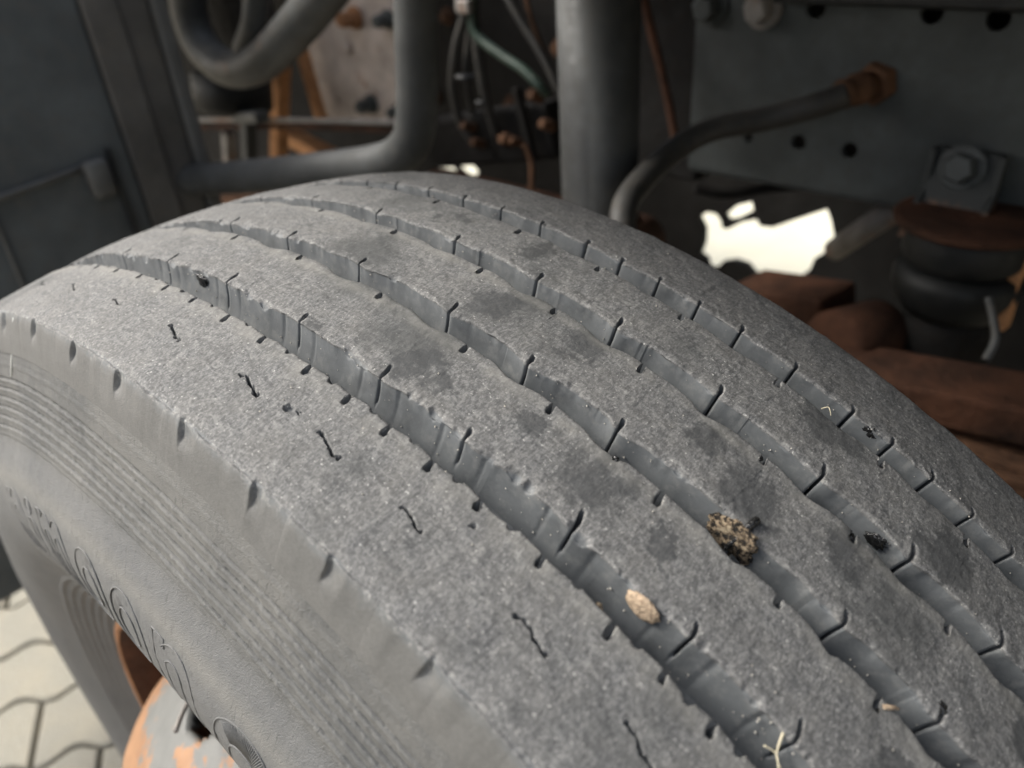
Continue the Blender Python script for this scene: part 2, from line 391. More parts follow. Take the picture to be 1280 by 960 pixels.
SMID = ext([-10.5, -4.68, 1.16, 7.03, 12.02, 16.54, 22.11, 26.59, 31.2])
SNOT = ext([-9.6, -3.84, .91, 6.36, 11.21, 15.47, 20.36, 25.6])

def zig(th, right, amp):
    """groove wander: towards -y (negative) at the slits of the far rib, back between them"""
    k = np.searchsorted(right, th); k = np.clip(k, 1, len(right) - 1)
    f = (th - right[k - 1]) / (right[k] - right[k - 1])
    f = np.mod(f - .04, 1)
    return -amp * (np.exp(-(np.minimum(f, 1 - f) / .17) ** 2) - .35)
EDGE = {
    'g1a': lambda t: -.0747 + .0004 * np.sin(t * 2.3) + .0006 * vnoise(t * 1.4, t * 0, 3),
    'g1b': lambda t: -.0620 + zig(t, S1b, .0009) + .0020 * vnoise(t * .7, t * 0, 4) + .0006 * vnoise(t * 3.2, t * 0, 5),
    'g2a': lambda t: -.0296 + zig(t, S2b, .0024) + .0006 * vnoise(t * 1.5, t * 0, 6),
    'g2b': lambda t: -.0188 + zig(t, S2b, .0019) + .0014 * vnoise(t * 1.1, t * 0, 7) + .0005 * vnoise(t * 4, t * 0, 17),
    'g3a': lambda t: .0133 + zig(t, S3b, .0026) + .0007 * vnoise(t * 1.5, t * 0, 8),
    'g3b': lambda t: .0250 + zig(t, S3b, .0018) + .0014 * vnoise(t * 1.1, t * 0, 9) + .0005 * vnoise(t * 4, t * 0, 19),
    'g4a': lambda t: .0562 + zig(t, S4b[::2], .0017) + .0008 * vnoise(t * 1.2, t * 0, 10),
    'g4b': lambda t: .0698 + .0009 * vnoise(t * 1.3, t * 0, 12) + .0005 * vnoise(t * 4, t * 0, 20),
}
FLO, FHI = -27., 43.
def columns(slits):
    """theta columns in degrees; each slit gets its own tight group"""
    base = np.concatenate([np.arange(-180, FLO, .45), np.arange(FLO, -8, .085), np.arange(-8, FHI, .062), np.arange(FHI, 180 - .3, .45)])
    s = np.array([x for x in slits if FLO < x < FHI])
    clr = math.degrees(.0013 / RT)
    keep = np.ones(len(base), bool)
    for x in s: keep &= np.abs(base - x) > clr
    cols = [(b, -1, 0) for b in base[keep]]
    for i, x in enumerate(s):
        for k in (-3, -2, -1, 1, 2, 3): cols.append((x + k * 1e-3, i, k))
    cols.sort()
    return np.array([c[0] for c in cols]), np.array([c[1] for c in cols]), np.array([c[2] for c in cols]), s

def flute_at(th, S, k):
    f = 0
    for x in S:
        if not FLO < x < FHI: continue
        for o_ in (-1.12, 1.02): f = f + np.exp(-((th - x - o_) / .11) ** 2)
    return f * .0007 * k
def make_rib(yl, yr, sl, sr, wall_l=True, wall_r=True, seed=0, slen_l=.0060, slen_r=.0050, chip_l=.8, shoulder=0, bend_l=-.26, bend_r=.18):
    sl_ = [(x, 0) for x in sl if FLO < x < FHI] if wall_l else []; sr_ = [(x, 1) for x in sr if FLO < x < FHI] if wall_r else []
    allS = sorted(sl_ + sr_)
    # slits of both sides closer than 2.6 mm would fight: nudge
    for i in range(1, len(allS)):
        if allS[i][0] - allS[i - 1][0] < .30: allS[i] = (allS[i - 1][0] + .30, allS[i][1])
    th, gi, gk, s = columns([a[0] for a in allS]); side = np.array([a[1] for a in allS])
    YL, YR = yl(th), yr(th)
    tt_ = np.arange(-182, 182, .05); kk = np.hanning(31); kk /= kk.sum()
    YLs = np.interp(th, tt_, np.convolve(yl(tt_), kk, 'same')) if wall_l else YL
    SL0 = sl if seed in (100,) else ([] if seed != 400 else [])
    # rows: (type, value). type 0 left wall t in 0..1 bottom->top, 1 top u in mm grid fraction, 2 right wall
    wt = np.array([1, .92, .82, .7, .58, .46, .34, .23, .14, .07, .03])
    W = float(np.mean(YR - YL)); n = int(W / .00062)
    u = np.linspace(0, 1, n); eps = np.array([.0002, .0005, .001]) / W
    u = np.unique(np.concatenate([u, eps, 1 - eps]))
    if shoulder == -1:   # denser around the short slits in the middle of the shoulder rib
        um = (-.0945 + .118) / W; u = np.unique(np.concatenate([u, np.linspace(um - .0042 / W, um + .0042 / W, 40)]))
    rows = []
    if wall_l: rows += [(0, t) for t in wt]
    rows += [(1, x) for x in u]
    if wall_r: rows += [(2, t) for t in wt[::-1]]
    nr = len(rows); ncol = len(th)
    T = np.tile(th, (nr, 1)); Yg = np.zeros((nr, ncol)); Dp = np.zeros((nr, ncol)); B = np.zeros((nr, ncol)); BR = np.zeros((nr, ncol))
    for i, (k, t) in enumerate(rows):
        if k == 0:
            wb = float(sstep(0., .45, t)); Yg[i] = YL * (1 - wb) + YLs * wb - (.0018 * t + .0042 * t ** 3) + (flute_at(th, SL0, .8 if seed != 100 else 1.0) * (1 - t) ** .5 if len(SL0) else 0) + .0004 * vnoise(th * .55, th * 0 + t * 2, seed + 31); Dp[i] = DEEP * t + .00035; B[i] = -t * .003; BR[i] = 1
        elif k == 1:
            Yg[i] = YL + (YR - YL) * t; B[i] = Yg[i] - YL; BR[i] = YR - Yg[i]
        else:
            Yg[i] = YR + .0015 * t; Dp[i] = DEEP * t + .00035; BR[i] = -t * .003; B[i] = 1
    s_mm = np.radians(T) * RT * 1000; y_mm = Yg * 1000
    top = (Dp == 0)
    nz = .00030 * fbm(s_mm / 3.1, y_mm / 3.1, seed + 1, 3) + .0005 * fbm(s_mm / 14, y_mm / 14, seed + 5, 2)
    Dp = Dp + np.where(top, nz, 0)
    if wall_l:
        rnd = .00042 * np.exp(-np.maximum(B, 0) / .00035)
        chip = np.clip(fbm(s_mm / 6.0, y_mm * 0, seed + 9, 3) * 2.6 - .05, 0, 1.3) * chip_l
        chipw = .0016 + .0022 * (vnoise(s_mm / 7, y_mm * 0, seed + 11) + .5)
        Dp = Dp + np.where(top, rnd + chip * .0030 * np.clip(1 - np.maximum(B, 0) / chipw, 0, 1) ** 1.1, 0)
        Dp = np.where(~top & (B <= 0), np.maximum(Dp, .0004 + chip * .0030), Dp)
    if wall_r:
        Dp = Dp + np.where(top, .00040 * np.exp(-np.maximum(BR, 0) / .00035), 0)
    # slit columns
    for i in range(len(s)):
        cols = np.where(gi == i)[0]
        r_ = random.random(); ln = (slen_l if side[i] == 0 else slen_r) * (.8 + .45 * r_)
        bb = B if side[i] == 0 else BR; bend = bend_l if side[i] == 0 else bend_r
        near = np.where(np.abs(th - s[i]) < .9)[0]
        # bend of the slit line, shared by neighbouring columns
        for j in near:
            f = math.exp(-(math.radians(th[j] - s[i]) * RT / .0036) ** 2)
            Yb = np.clip(bb[:, j], 0, ln * 1.2)
            T[:, j] += np.degrees(bend * Yb / RT) * f * sstep(.0, ln, Yb)
        for j in cols:
            b = bb[:, j]; inside = b < ln
            hw = .00050 + (.00042 if side[i] == 0 else .00055) * sstep(.0005, ln * .75, b) * (1 - .8 * sstep(ln * .8, ln, b))
            if side[i] == 1: hw = hw + .0003
            k = gk[j]; sg = np.sign(k); off = {1: .35, 2: 1.0, 3: 1.0}[abs(k)]
            x = hw * off + (.00013 if abs(k) == 3 else 0) + (.0004 if abs(k) == 3 else 0) * 0
            x = x * (1 + .25 * vnoise(b * 900, b * 0 + i, seed + 40))
            T[:, j] += np.degrees(sg * x / RT) - k * 1e-3
            if abs(k) < 3:
                d0 = DEEP * (.66 if seed == 100 else .93) - (0 if abs(k) == 1 else .0004)
                Dp[:, j] = np.where(inside, np.maximum(Dp[:, j], d0), Dp[:, j])
    if shoulder == -1:
        S = np.radians(T) * RT
        # short S shaped slits
        for k, a in enumerate(SMID):
            if not FLO < a < FHI: continue
            ds = S - math.radians(a) * RT; jj = np.abs(ds) < .008
            yc = -.0945 - (.0006 + .0009 * random.random()) * (ds / .007) - (.0002 + .0007 * random.random()) * np.sin(ds / .007 * 3.1 + random.uniform(-.6, .6)) + .0010 * vnoise(ds * 900, ds * 0 + k, 77)
            sz_ = random.uniform(.75, 1.1); hw = .00050 * sz_ + .00030 * np.exp(-((np.abs(ds) - .0065) / .001) ** 2) + .0006 * vnoise(S * 2200, S * 0 + k * 3, 78)
            Dp = np.where(jj & (np.abs(Yg - yc) < hw) & (np.abs(ds) < .0074 * sz_), .0080, Dp)
        # half round scallops under the groove edge
        for k, a in enumerate(S1c):
            if not FLO < a < FHI: continue
            ds = S - math.radians(a) * RT; rr = .0016 + .0003 * math.sin(k * 1.7)
            jj = (ds ** 2 + (np.minimum(BR, .01) * 1.2) ** 2 < rr ** 2) & (BR > -.0005)
            Dp = np.where(jj, np.maximum(Dp, .005), Dp)
        # small gouges
        for (a, y, r0) in [(9.35, -.0931, .0016), (9.9, -.0925, .0009), (18.2, -.0835, .0006)]:
            ds = S - math.radians(a) * RT; q_ = np.hypot(ds, Yg - y) + .0012 * vnoise(S * 1500, Yg * 1500, 5)
            Dp = np.where(top & (q_ < r0), Dp + .0015, Dp)
    Rg = RT - CROWN * Yg ** 2 - Dp
    return T, Yg, Rg, th, (rows, top)

def xyz(T, Y, R):
    t = np.radians(T); return np.stack([R * np.sin(t), Y, R * np.cos(t)], -1)

# middle and inner ribs
E_ = EDGE
for (yl, yr, sl, sr, sd, cl) in [(E_['g1b'], E_['g2a'], S1b, S2a, 100, .75), (E_['g2b'], E_['g3a'], S2b, S3a, 200, .38), (E_['g3b'], E_['g4a'], S3b, S4a, 300, .3)]:
    T, Y, R_, th, _ = make_rib(yl, yr, sl, sr, seed=sd, chip_l=cl)
    o = grid_mesh('tread_rib', xyz(T, Y, R_), M_TREAD, truck_wheel, closed=True)
# inner shoulder rib: only a left wall, then rolls over into the inner sidewall
T, Y, R_, th, _ = make_rib(E_['g4b'], lambda t: .1165 + 0 * t, S4b, [], wall_r=False, seed=400, chip_l=.3, slen_l=.0042)
R_ = R_ - .0035 * sstep(.108, .1165, Y) ** 1.5
ex = [(.1185, -.0065), (.1205, -.012), (.1225, -.022), (.127, -.034)]
YY = [Y]; RR = [R_]; TT = [T]
for (y, dr) in ex:
    YY.append(np.full((1, T.shape[1]), y)); TT.append(T[-1:]); RR.append(R_[-1:] * 0 + .5079 + dr)
grid_mesh('tread_rib', xyz(np.vstack(TT), np.vstack(YY), np.vstack(RR)), M_TREAD, truck_wheel, closed=True)

# outer shoulder rib: right wall + top, rolls over a worn edge into the shoulder face with scooped notches
T, Y, R_, th, _ = make_rib(lambda t: -.1180 + .0010 * vnoise(t * .5, t * 0, 61) + .0008 * vnoise(t * 1.7, t * 0, 62), E_['g1a'], [], S1a, wall_l=False, seed=500, shoulder=-1, slen_r=.0042, bend_r=.15)
face = []
r0 = .52 - CROWN * .118 ** 2
for dy, dr in [(0, 0), (.0006, .0003), (.0012, .0010), (.0019, .0022), (.0026, .0036), (.0033, .0052), (.0040, .007), (.0047, .0088), (.0054, .0106), (.0061, .0124), (.0067, .0142), (.0073, .0160), (.0079, .0178), (.0085, .0196)]:
    face.append((-.1180 - dy, -dr))
face = face[::-1]
cT = T[0]; e0Y = Y[0]; e0R = R_[0] - .0006
YY = []; RR = []; Bf = []
arc = 0; arcs = [0]
for i in range(len(face) - 1): arc += math.hypot(face[i + 1][0] - face[i][0], face[i + 1][1] - face[i][1]); arcs.append(arc)
for i, (y, dr) in enumerate(face[:-1]):
    w_ = 1 - i / (len(face) - 1)
    YY.append(y + (e0Y + .118) * (1 - w_)); RR.append(e0R + dr + .0002 * vnoise(cT * 3, cT * 0 + i * .5, 63))
    Bf.append(arc - arcs[i])
FY = np.array(YY); FR = np.array(RR); nface = len(FY)
Yall = np.vstack([FY, Y]); Rall = np.vstack([FR, R_]); Tall = np.vstack([np.tile(cT, (nface, 1)), T])
Rall[nface:] -= .0012 * np.exp(-np.maximum(Yall[nface:] + .118, 0) / .0016)
Bd = np.vstack([np.array(Bf)[:, None] + 0 * FY, -(Y + .118)])      # distance below (+) / above (-) the edge
Sall = np.radians(Tall) * RT
for k, a in enumerate(SNOT):
    ds = Sall - math.radians(a) * RT
    wid = .0095 + .0015 * math.sin(k * 2.1)
    prof = sstep(-.0003, .0002, ds + .0008 * np.cos(Bd * 280 + k)) * np.clip(1 - ds / wid, 0, 1) ** 1.2
    ver = sstep(-.0016, .0036, Bd + .0014 * vnoise(Sall * 400, Bd * 0, 91)) * (1 - sstep(.0055, .0120, Bd))
    dd = .0021 * prof * ver
    Rall -= dd * .75; Yall += dd * .75 * (Bd > -.004)
SHY, SHR = Yall[0].copy(), Rall[0].copy()
grid_mesh('tread_rib', xyz(Tall, Yall, Rall), M_TREAD, truck_wheel, closed=True)

# groove floors
def floor_strip(ya, yb, seed):
    th = np.concatenate([np.arange(-180, FLO, .5), np.arange(FLO, FHI, .12), np.arange(FHI, 179.8, .5)])
    A, B = ya(th) + .0015, yb(th) - .0050
    rows = np.linspace(-.25, 1.25, 22); Y = A[None] + (B - A)[None] * rows[:, None]
    D = DEEP - .0004 - .0012 * (np.abs(rows - .5) < .5)[:, None] * ((2 * rows[:, None] - 1) ** 2) + .0003 * fbm(np.radians(th)[None] * 260 + 0 * Y, Y * 500, seed, 3)
    D = D + .0030 * sstep(.52, .70, np.abs(rows - .5))[:, None]
    T = np.tile(th, (len(rows), 1))
    grid_mesh('groove_floor', xyz(T, Y, RT - CROWN * Y ** 2 - D), M_TREAD, truck_wheel, closed=True)
for a, b, sd in (('g1a', 'g1b', 600), ('g2a', 'g2b', 610), ('g3a', 'g3b', 620), ('g4a', 'g4b', 630)): floor_strip(E_[a], E_[b], sd)

# outer sidewall -------------------------------------------------------
ctrl = [(-.1266, .4862), (-.1283, .480), (-.1308, .4720), (-.1337, .463), (-.1370, .4540), (-.1402, .4450), (-.1435, .4370), (-.1470, .4285), (-.1500, .4200), (-.1525, .4110), (-.1540, .4010),
        (-.1545, .392), (-.1540, .382), (-.1525, .372), (-.1500, .362), (-.1465, .352), (-.1425, .342), (-.138, .332), (-.133, .322), (-.1285, .313), (-.125, .304), (-.1215, .297), (-.117, .291)]
cy = np.array([c[0] for c in ctrl]); cr = np.array([c[1] for c in ctrl])
def resample(cr, cy, rr): return np.interp(rr, cr[::-1], cy[::-1])
def smooth_prof(rr):
    y = resample(cr, cy, rr); k = 5
    acc = 0
    for o_ in np.linspace(-.005, .005, 11): acc = acc + resample(cr, cy, np.clip(rr + o_, cr.min(), cr.max()))
    return acc / 11
rr = np.concatenate([np.arange(.4860, .4745, -.0012), np.arange(.4745, .4415, -.00030), np.arange(.4415, .425, -.0012), np.arange(.425, .36, -.0010), np.arange(.36, .29, -.0011)])
prof_y = smooth_prof(rr); prof_y += (-.1266 - prof_y[0]) * np.clip(1 - (rr[0] - rr) / .006, 0, 1)
gy = np.gradient(prof_y); gr = np.gradient(rr); ln = np.hypot(gy, gr); ny = gr / ln; nrr = -gy / ln   # outward normal (towards -y)
sgn = np.where(ny > 0, -1, 1); ny *= sgn; nrr *= sgn
th = np.concatenate([np.arange(-180, -75, .7), np.arange(-75, -25, .22), np.arange(-25, 32, .09), np.arange(32, 179.6, .7)])
T = np.tile(th, (len(rr), 1)); Rg = np.tile(rr[:, None], (1, len(th)))
s_mm = np.radians(T) * Rg * 1000
H = .00022 * fbm(s_mm / 4, Rg * 250, 71, 3) + .0005 * fbm(s_mm / 40, Rg * 30, 75, 2)
NR = 6; top_, bot_ = .4722, .4440; step = (top_ - bot_) / (NR - .3)
for k in range(NR):
    rc = top_ - k * step + .00025 * vnoise(s_mm[:1] / 30, s_mm[:1] * 0 + k * 7, 80)
    x = (Rg - rc)
    brk = .62 + .75 * vnoise(s_mm / 2.1, s_mm * 0 + k * 13, 82) + .45 * vnoise(s_mm / 11, s_mm * 0 + k * 5, 84)
    H += .00065 * np.clip(brk, .3, 1.15) * np.exp(-(x / .0010) ** 2)
    br2 = .45 + .75 * sstep(-.15, .15, vnoise(s_mm / 3.0, s_mm * 0 + k * 17, 86) + .6 * vnoise(s_mm / 17, s_mm * 0 + k * 3, 88))
    H -= .0016 * br2 * np.exp(-((x - .0016) / .00038) ** 2)     # fine undercut line above each rib
H += -.0004 * sstep(.4455, .4440, Rg) * -1 * 0
H -= .0006 * (1 - sstep(.4430, .4440, Rg)) * sstep(.425, .443, Rg)
H += .0006 * np.exp(-((Rg - .4905) / .0005) ** 2) + .0005 * np.exp(-((Rg - .4810) / .00045) ** 2)
for k in range(6):   # concentric lines close to the bead
    H += .0011 * np.exp(-((Rg - (.338 - k * .0065)) / .0016) ** 2)
H += .0022 * sstep(.363, .358, Rg) * 0
Yg = prof_y[:, None] + ny[:, None] * H; Rg2 = Rg + nrr[:, None] * H
Yg[0] += .0008; Rg2[0] += .0012
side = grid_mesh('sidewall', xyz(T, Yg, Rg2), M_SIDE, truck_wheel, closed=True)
# inner sidewall
rr2 = np.linspace(.476, .30, 26); th2 = np.arange(-180, 180, 1.5)
Y2 = -resample(cr, cy, rr2) * 1.0; Y2[0] = .1265
grid_mesh('inner_sidewall', xyz(np.tile(th2, (26, 1)), np.tile(Y2[:, None], (1, len(th2))), np.tile(rr2[:, None], (1, len(th2)))), M_SIDE, truck_wheel, closed=True)

# raised letters on the bulge
M_LET = M_SIDE.copy(); M_LET.name = 'letter_rubber'
_b = M_LET.node_tree.nodes['Principled BSDF']; _l = _b.inputs['Base Color'].links[0].from_socket
_m = M_LET.node_tree.nodes.new('ShaderNodeMix'); _m.data_type = 'RGBA'; _m.inputs[0].default_value = .5; _m.inputs[7].default_value = (.06, .06, .06, 1)
M_LET.node_tree.links.new(_l, _m.inputs[6]); M_LET.node_tree.links.new(_m.outputs[2], _b.inputs['Base Color'])
def side_pt(thdeg, r, h):
    y = float(np.interp(r, rr[::-1], prof_y[::-1])); a = math.radians(thdeg)
    h -= .0005; n_y = float(np.interp(r, rr[::-1], ny[::-1])); n_r = float(np.interp(r, rr[::-1], nrr[::-1]))
    return Vector(((r + n_r * h) * math.sin(a), y + n_y * h, (r + n_r * h) * math.cos(a)))
RLT, LH = .4165, .040
def letter(ch, thc, wid, hatch=False):
    """outline + slightly raised field, mapped onto the sidewall"""
    cu = bpy.data.curves.new('t', 'FONT'); cu.body = ch; cu.size = 1; cu.resolution_u = 6; cu.fill_mode = 'FRONT'; cu.offset = .02
    t = bpy.data.objects.new('t', cu); COL.objects.link(t)
    dg = bpy.context.evaluated_depsgraph_get(); me = bpy.data.meshes.new_from_object(t.evaluated_get(dg)); bpy.data.objects.remove(t)
    bm = bmesh.new(); bm.from_mesh(me); bmesh.ops.remove_doubles(bm, verts=bm.verts, dist=1e-4)
    bmesh.ops.triangulate(bm, faces=bm.faces)
    bmesh.ops.subdivide_edges(bm, edges=[e for e in bm.edges if e.calc_length() > .12], cuts=2)
    xs = [v.co.x for v in bm.verts]; ys = [v.co.y for v in bm.verts]; x0, x1, y0, y1 = min(xs), max(xs), min(ys), max(ys)
    def mp(x, y, h):
        fx = (x - x0) / (x1 - x0) - .5; fy = (y - y0) / (y1 - y0)
        r = RLT - LH * (1 - fy); return side_pt(thc + math.degrees(fx * wid / .40), r, h)
    bound = [e for e in bm.edges if len(e.link_faces) == 1]
    # outline rim as little tubes
    rim = bmesh.new(); nxt = {}
    for e in bound:
        a, b = e.verts; nxt.setdefault(a, []).append(b); nxt.setdefault(b, []).append(a)
    seen = set()
    for st in list(nxt):
        if st in seen: continue
        loop = [st]; seen.add(st); cur = st
        while True:
            c = [v for v in nxt[cur] if v not in seen]
            if not c: break
            cur = c[0]; seen.add(cur); loop.append(cur)
        if len(loop) > 3:
            tube(rim, [mp(v.co.x, v.co.y, .0005) for v in loop] + [mp(loop[0].co.x, loop[0].co.y, .0005)], .00045, 6, False, 0)
    for v in bm.verts: v.co = mp(v.co.x, v.co.y, .0003)
    g = bmesh.ops.extrude_face_region(bm, geom=list(bm.faces))
    for v in [v for v in g['geom'] if isinstance(v, bmesh.types.BMVert)]:
        v.co.y += .0018
    o = obj('raised_letter', bm, M_LET, truck_wheel, True)
    obj('letter_outline', rim, M_SIDE, o, True)
    return o
for ch, tc, wd in [('n', -21.5, .030), ('i', -17.0, .010), ('m', -12.0, .036), ('o', -5.6, .030), ('o', -.2, .030), ('n', 5.3, .028)]:
    letter(ch, tc + 2.0, wd)
# last visible letter: rounded field filled with fine hatching bars
def ringletter(thc, wid, parent):
    n = 60; outer = []; inner = []
    rim = bmesh.new(); fld = bmesh.new(); hat = bmesh.new()
    def P(u, s_, h):
        a = math.pi * u; x = -math.cos(a) * s_ * wid / 2; y = math.sin(a) ** .75 * s_ * .026
        return side_pt(thc + math.degrees(x / .40), RLT - .026 + y, h)
    def E(s_, x_, h):   # below the arch: straight legs
        return side_pt(thc + math.degrees(x_ * wid / 2 / .40), RLT - .026 - s_, h)
    for s_ in (1.0, .52):
        pts = [E(.022, -s_, .0006)] + [P(k / n, s_, .0006) for k in range(n + 1)] + [E(.022, s_, .0006)]
        tube(rim, pts, .0005, 6, True, 0)
    for k in range(1, 46):
        u = .22 + k / 46 * .74; tube(hat, [P(u, .56, .0006), P(u, .78, .0008), P(u, .97, .0006)], .00030, 5, True, 0)
    va = [fld.verts.new(P(k / n, 1.0, .0004)) for k in range(n + 1)]; vb = [fld.verts.new(P(k / n, .52, .0004)) for k in range(n + 1)]
    for k in range(n): fld.faces.new((va[k], va[k + 1], vb[k + 1], vb[k]))
    o = obj('raised_letter', rim, M_SIDE, truck_wheel, True); obj('letter_field', fld, M_LET, o, True); obj('hatching', hat, M_SIDE, o, True)
ringletter(14.2, .040, truck_wheel)

pmk = bmesh.new()
tube(pmk, [at(18, 398, 1, -.1195), at(17, 420, 1, -.1215), at(15, 445, 1, -.1262), at(14, 470, 1, -.1300)], lambda t_: .0009 * (1 - .6 * t_), 8)
q = N('chalky_white_mark', .9, 0, .2); M_CHALK = q.fin(q.mix(q.noise(500, 4), (.45, .45, .42), (.75, .75, .70)))
obj('paint_mark', pmk, M_CHALK, truck_wheel, True)
# steel wheel ----------------------------------------------------------
def lathe_grid(name, prof, mat, parent, n=128):
    P = np.array(prof); a = np.linspace(0, 2 * np.pi, n, endpoint=False)
    G = np.stack([P[:, 1][:, None] * np.sin(a), P[:, 0][:, None] + 0 * a, P[:, 1][:, None] * np.cos(a)], -1)
    return grid_mesh(name, G, mat, parent, closed=True)
lathe_grid('rim', [(-.108, .2860), (-.1175, .2925), (-.1215, .2955), (-.1260, .2940), (-.1275, .2900), (-.1262, .2872)], M_RUSTH, truck_wheel)
lathe_grid('rim_barrel', [(-.1260, .2870), (-.117, .280), (-.105, .273), (-.085, .268), (-.05, .262), (0, .258), (.05, .262), (.1, .268), (.122, .29)], M_RUSTD, truck_wheel)  # darker rust than the rim: shade inside the wheel put into the colour
# dished disc with hand holes
disc_prof = [(-.035, .2585), (-.055, .2545), (-.080, .251), (-.105, .2465), (-.130, .237), (-.150, .225), (-.166, .212), (-.178, .197), (-.186, .180), (-.190, .150), (-.190, .085)]
P = np.array(disc_prof); t_ = np.linspace(0, len(P) - 1, 60); PY = np.interp(t_, range(len(P)), P[:, 0]); PR = np.interp(t_, range(len(P)), P[:, 1])
na = 360; a = np.linspace(0, 2 * np.pi, na, endpoint=False)
bm = bmesh.new(); vv = [[bm.verts.new((PR[i] * math.sin(a[j]), PY[i], PR[i] * math.cos(a[j]))) for j in range(na)] for i in range(60)]
NH = 10; hr = -.122; hoff = rad(-16)
for i in range(59):
    for j in range(na):
        am = (a[j] + a[(j + 1) % na] * (1 if j < na - 1 else 0) + (2 * np.pi if j == na - 1 else 0)) / 2
        dth = (am - hoff + math.pi / NH) % (2 * math.pi / NH) - math.pi / NH
        if ((dth * .245) / .024) ** 2 + (((PY[i] + PY[i + 1]) / 2 - hr) / .017) ** 2 < 1: continue
        bm.faces.new((vv[i][j], vv[i][(j + 1) % na], vv[i + 1][(j + 1) % na], vv[i + 1][j]))
for v in [v for v in bm.verts if not v.link_faces]: bm.verts.remove(v)
dsc = obj('wheel_disc', bm, M_DISC, truck_wheel, True)
sm = dsc.modifiers.new('t', 'SOLIDIFY'); sm.thickness = .010; sm.offset = -1
lathe_grid('hub', [(-.185, .10), (-.225, .098), (-.235, .090), (-.240, .06), (-.240, .001)], M_RUSTH, truck_wheel, 64)
lathe_grid('brake_drum', [(-.02, .001), (-.02, .19), (-.015, .205), (.12, .205), (.13, .19), (.13, .001)], M_RUSTD, truck_wheel, 64)
for k in range(10):
    an = rad(18 + 36 * k); c = Vector((.1325 * math.sin(an), -.190, .1325 * math.cos(an)))
    bm = bmesh.new(); hexbolt(bm, c, (0, -1, 0), .017, .032); obj('wheel_nut', bm, M_RUST, truck_wheel)
# valve stem seen in front of the hand hole
bm = bmesh.new(); tube(bm, [(-.075, -.112, .250), (-.060, -.135, .253), (-.045, -.148, .258)], .0016, 8); obj('valve_stem', bm, M_GREY, truck_wheel, True)

# ---------------------------------------------------------------- dirt on the tread: loose things
def tread_pt(thdeg, y, h=0):
    a = math.radians(thdeg); r = RT - CROWN * y * y + h
    return Vector((r * math.sin(a), y, r * math.cos(a)))
def frame_at(thdeg):
    a = math.radians(thdeg); n = Vector((math.sin(a), 0, math.cos(a))); t = Vector((math.cos(a), 0, -math.sin(a))); return t, Vector((0, 1, 0)), n
def blob(name, thd, y, h, sx, sy, sz, mat, seed, label, cat, rough=.35, sub=4, group=None, tilt=0):
    bm = bmesh.new(); bmesh.ops.create_icosphere(bm, subdivisions=sub, radius=1)
    rs = np.random.default_rng(seed); off = rs.random(3) * 50
    from mathutils import noise as mn
    for v in bm.verts:
        d_ = 1 + rough * mn.noise(v.co * 1.6 + Vector(off)) + rough * .6 * mn.noise(v.co * 4.5 + Vector(off)) + rough * .3 * mn.noise(v.co * 11 + Vector(off))
        v.co = v.co * d_
    t, b, n = frame_at(thd); c = tread_pt(thd, y, h)
    ca, sa = math.cos(tilt), math.sin(tilt); t2 = t * ca + b * sa; b2 = b * ca - t * sa
    for v in bm.verts: v.co = c + t2 * v.co.x * sx + b2 * v.co.y * sy + n * v.co.z * sz
    o = obj(name, bm, mat, None, True); return tag(o, label, cat, group)
q = N('tan_dried_mud', .8, 0, .4)
cc = q.ramp(q.noise(330, 7, .75), [(.46, (.012, .010, .008)), (.51, (.26, .19, .12)), (.62, (.58, .48, .33))])
M_MUD = q.fin(cc, q.bump(q.noise(600, 6, .7), .003, 1.), q.ramp(q.noise(500, 3), [(.4, .3), (.6, .9)]))
q = N('smooth_tan_mud', .9, 0, .2)
M_MUD2 = q.fin(q.ramp(q.noise(500, 5, .7), [(.35, (.26, .19, .13)), (.6, (.48, .37, .26))]), q.bump(q.noise(900, 4), .0008, 1.))
q = N('wet_black_tar', .18, 0, .6)
M_TAR = q.fin(q.mix(q.noise(300, 3), (.006, .006, .006), (.02, .02, .02)), q.bump(q.noise(600, 3), .001, .8))
q = N('pale_dry_straw', .7, 0, .3)
M_STRAW = q.fin(q.mix(q.noise(400, 3), (.45, .40, .27), (.70, .64, .48)))

blob('mud_clod', 24.7, -.0203, -.0062, .0090, .0022, .0080, M_MUD, 3, 'glossy black and tan clod of mud wedged in the second groove beside a slit', 'mud', .30, 5)
blob('mud_patch', 24.0, -.0632, -.0036, .0060, .0014, .0046, M_MUD2, 12, 'smooth oval tan mud patch stuck on the groove wall nearest the outer shoulder rib', 'mud', .16, 5)
blob('mud_crumb', 22.95, -.0700, -.0088, .0014, .0012, .0012, M_MUD, 9, 'tiny tan crumb of mud in the bottom of the outermost groove', 'mud', .4, 3)
tars = [(26.0, .0712, -.0034, .0036, .0022, 'black wet tar blot on the wall of the innermost groove'),
        (28.7, .0245, -.0045, .0040, .0021, 'black tar blot on the third groove wall near a slit'),
        (27.7, .0120, -.0006, .0022, .0014, 'small black tar blot on the rib edge beside the third groove'),
        (33.2, -.0145, -.0003, .0030, .0016, 'black wet tar blot at the end of a slit near the lower right corner'),
        (25.9, .0540, -.0006, .0015, .0016, 'little black tar dot on the rib edge beside the innermost groove'),
        (23.5, .0118, -.0006, .0012, .0011, 'small black tar speck on the middle rib edge where the third groove bends'),
        (-3.0, -.0608, -.0042, .0052, .002, 'dark shiny wet blot near the far left end of the outermost groove'),
        (19.8, -.0310, -.0002, .0014, .0011, 'black tar speck on the second rib edge above the mud clod')]
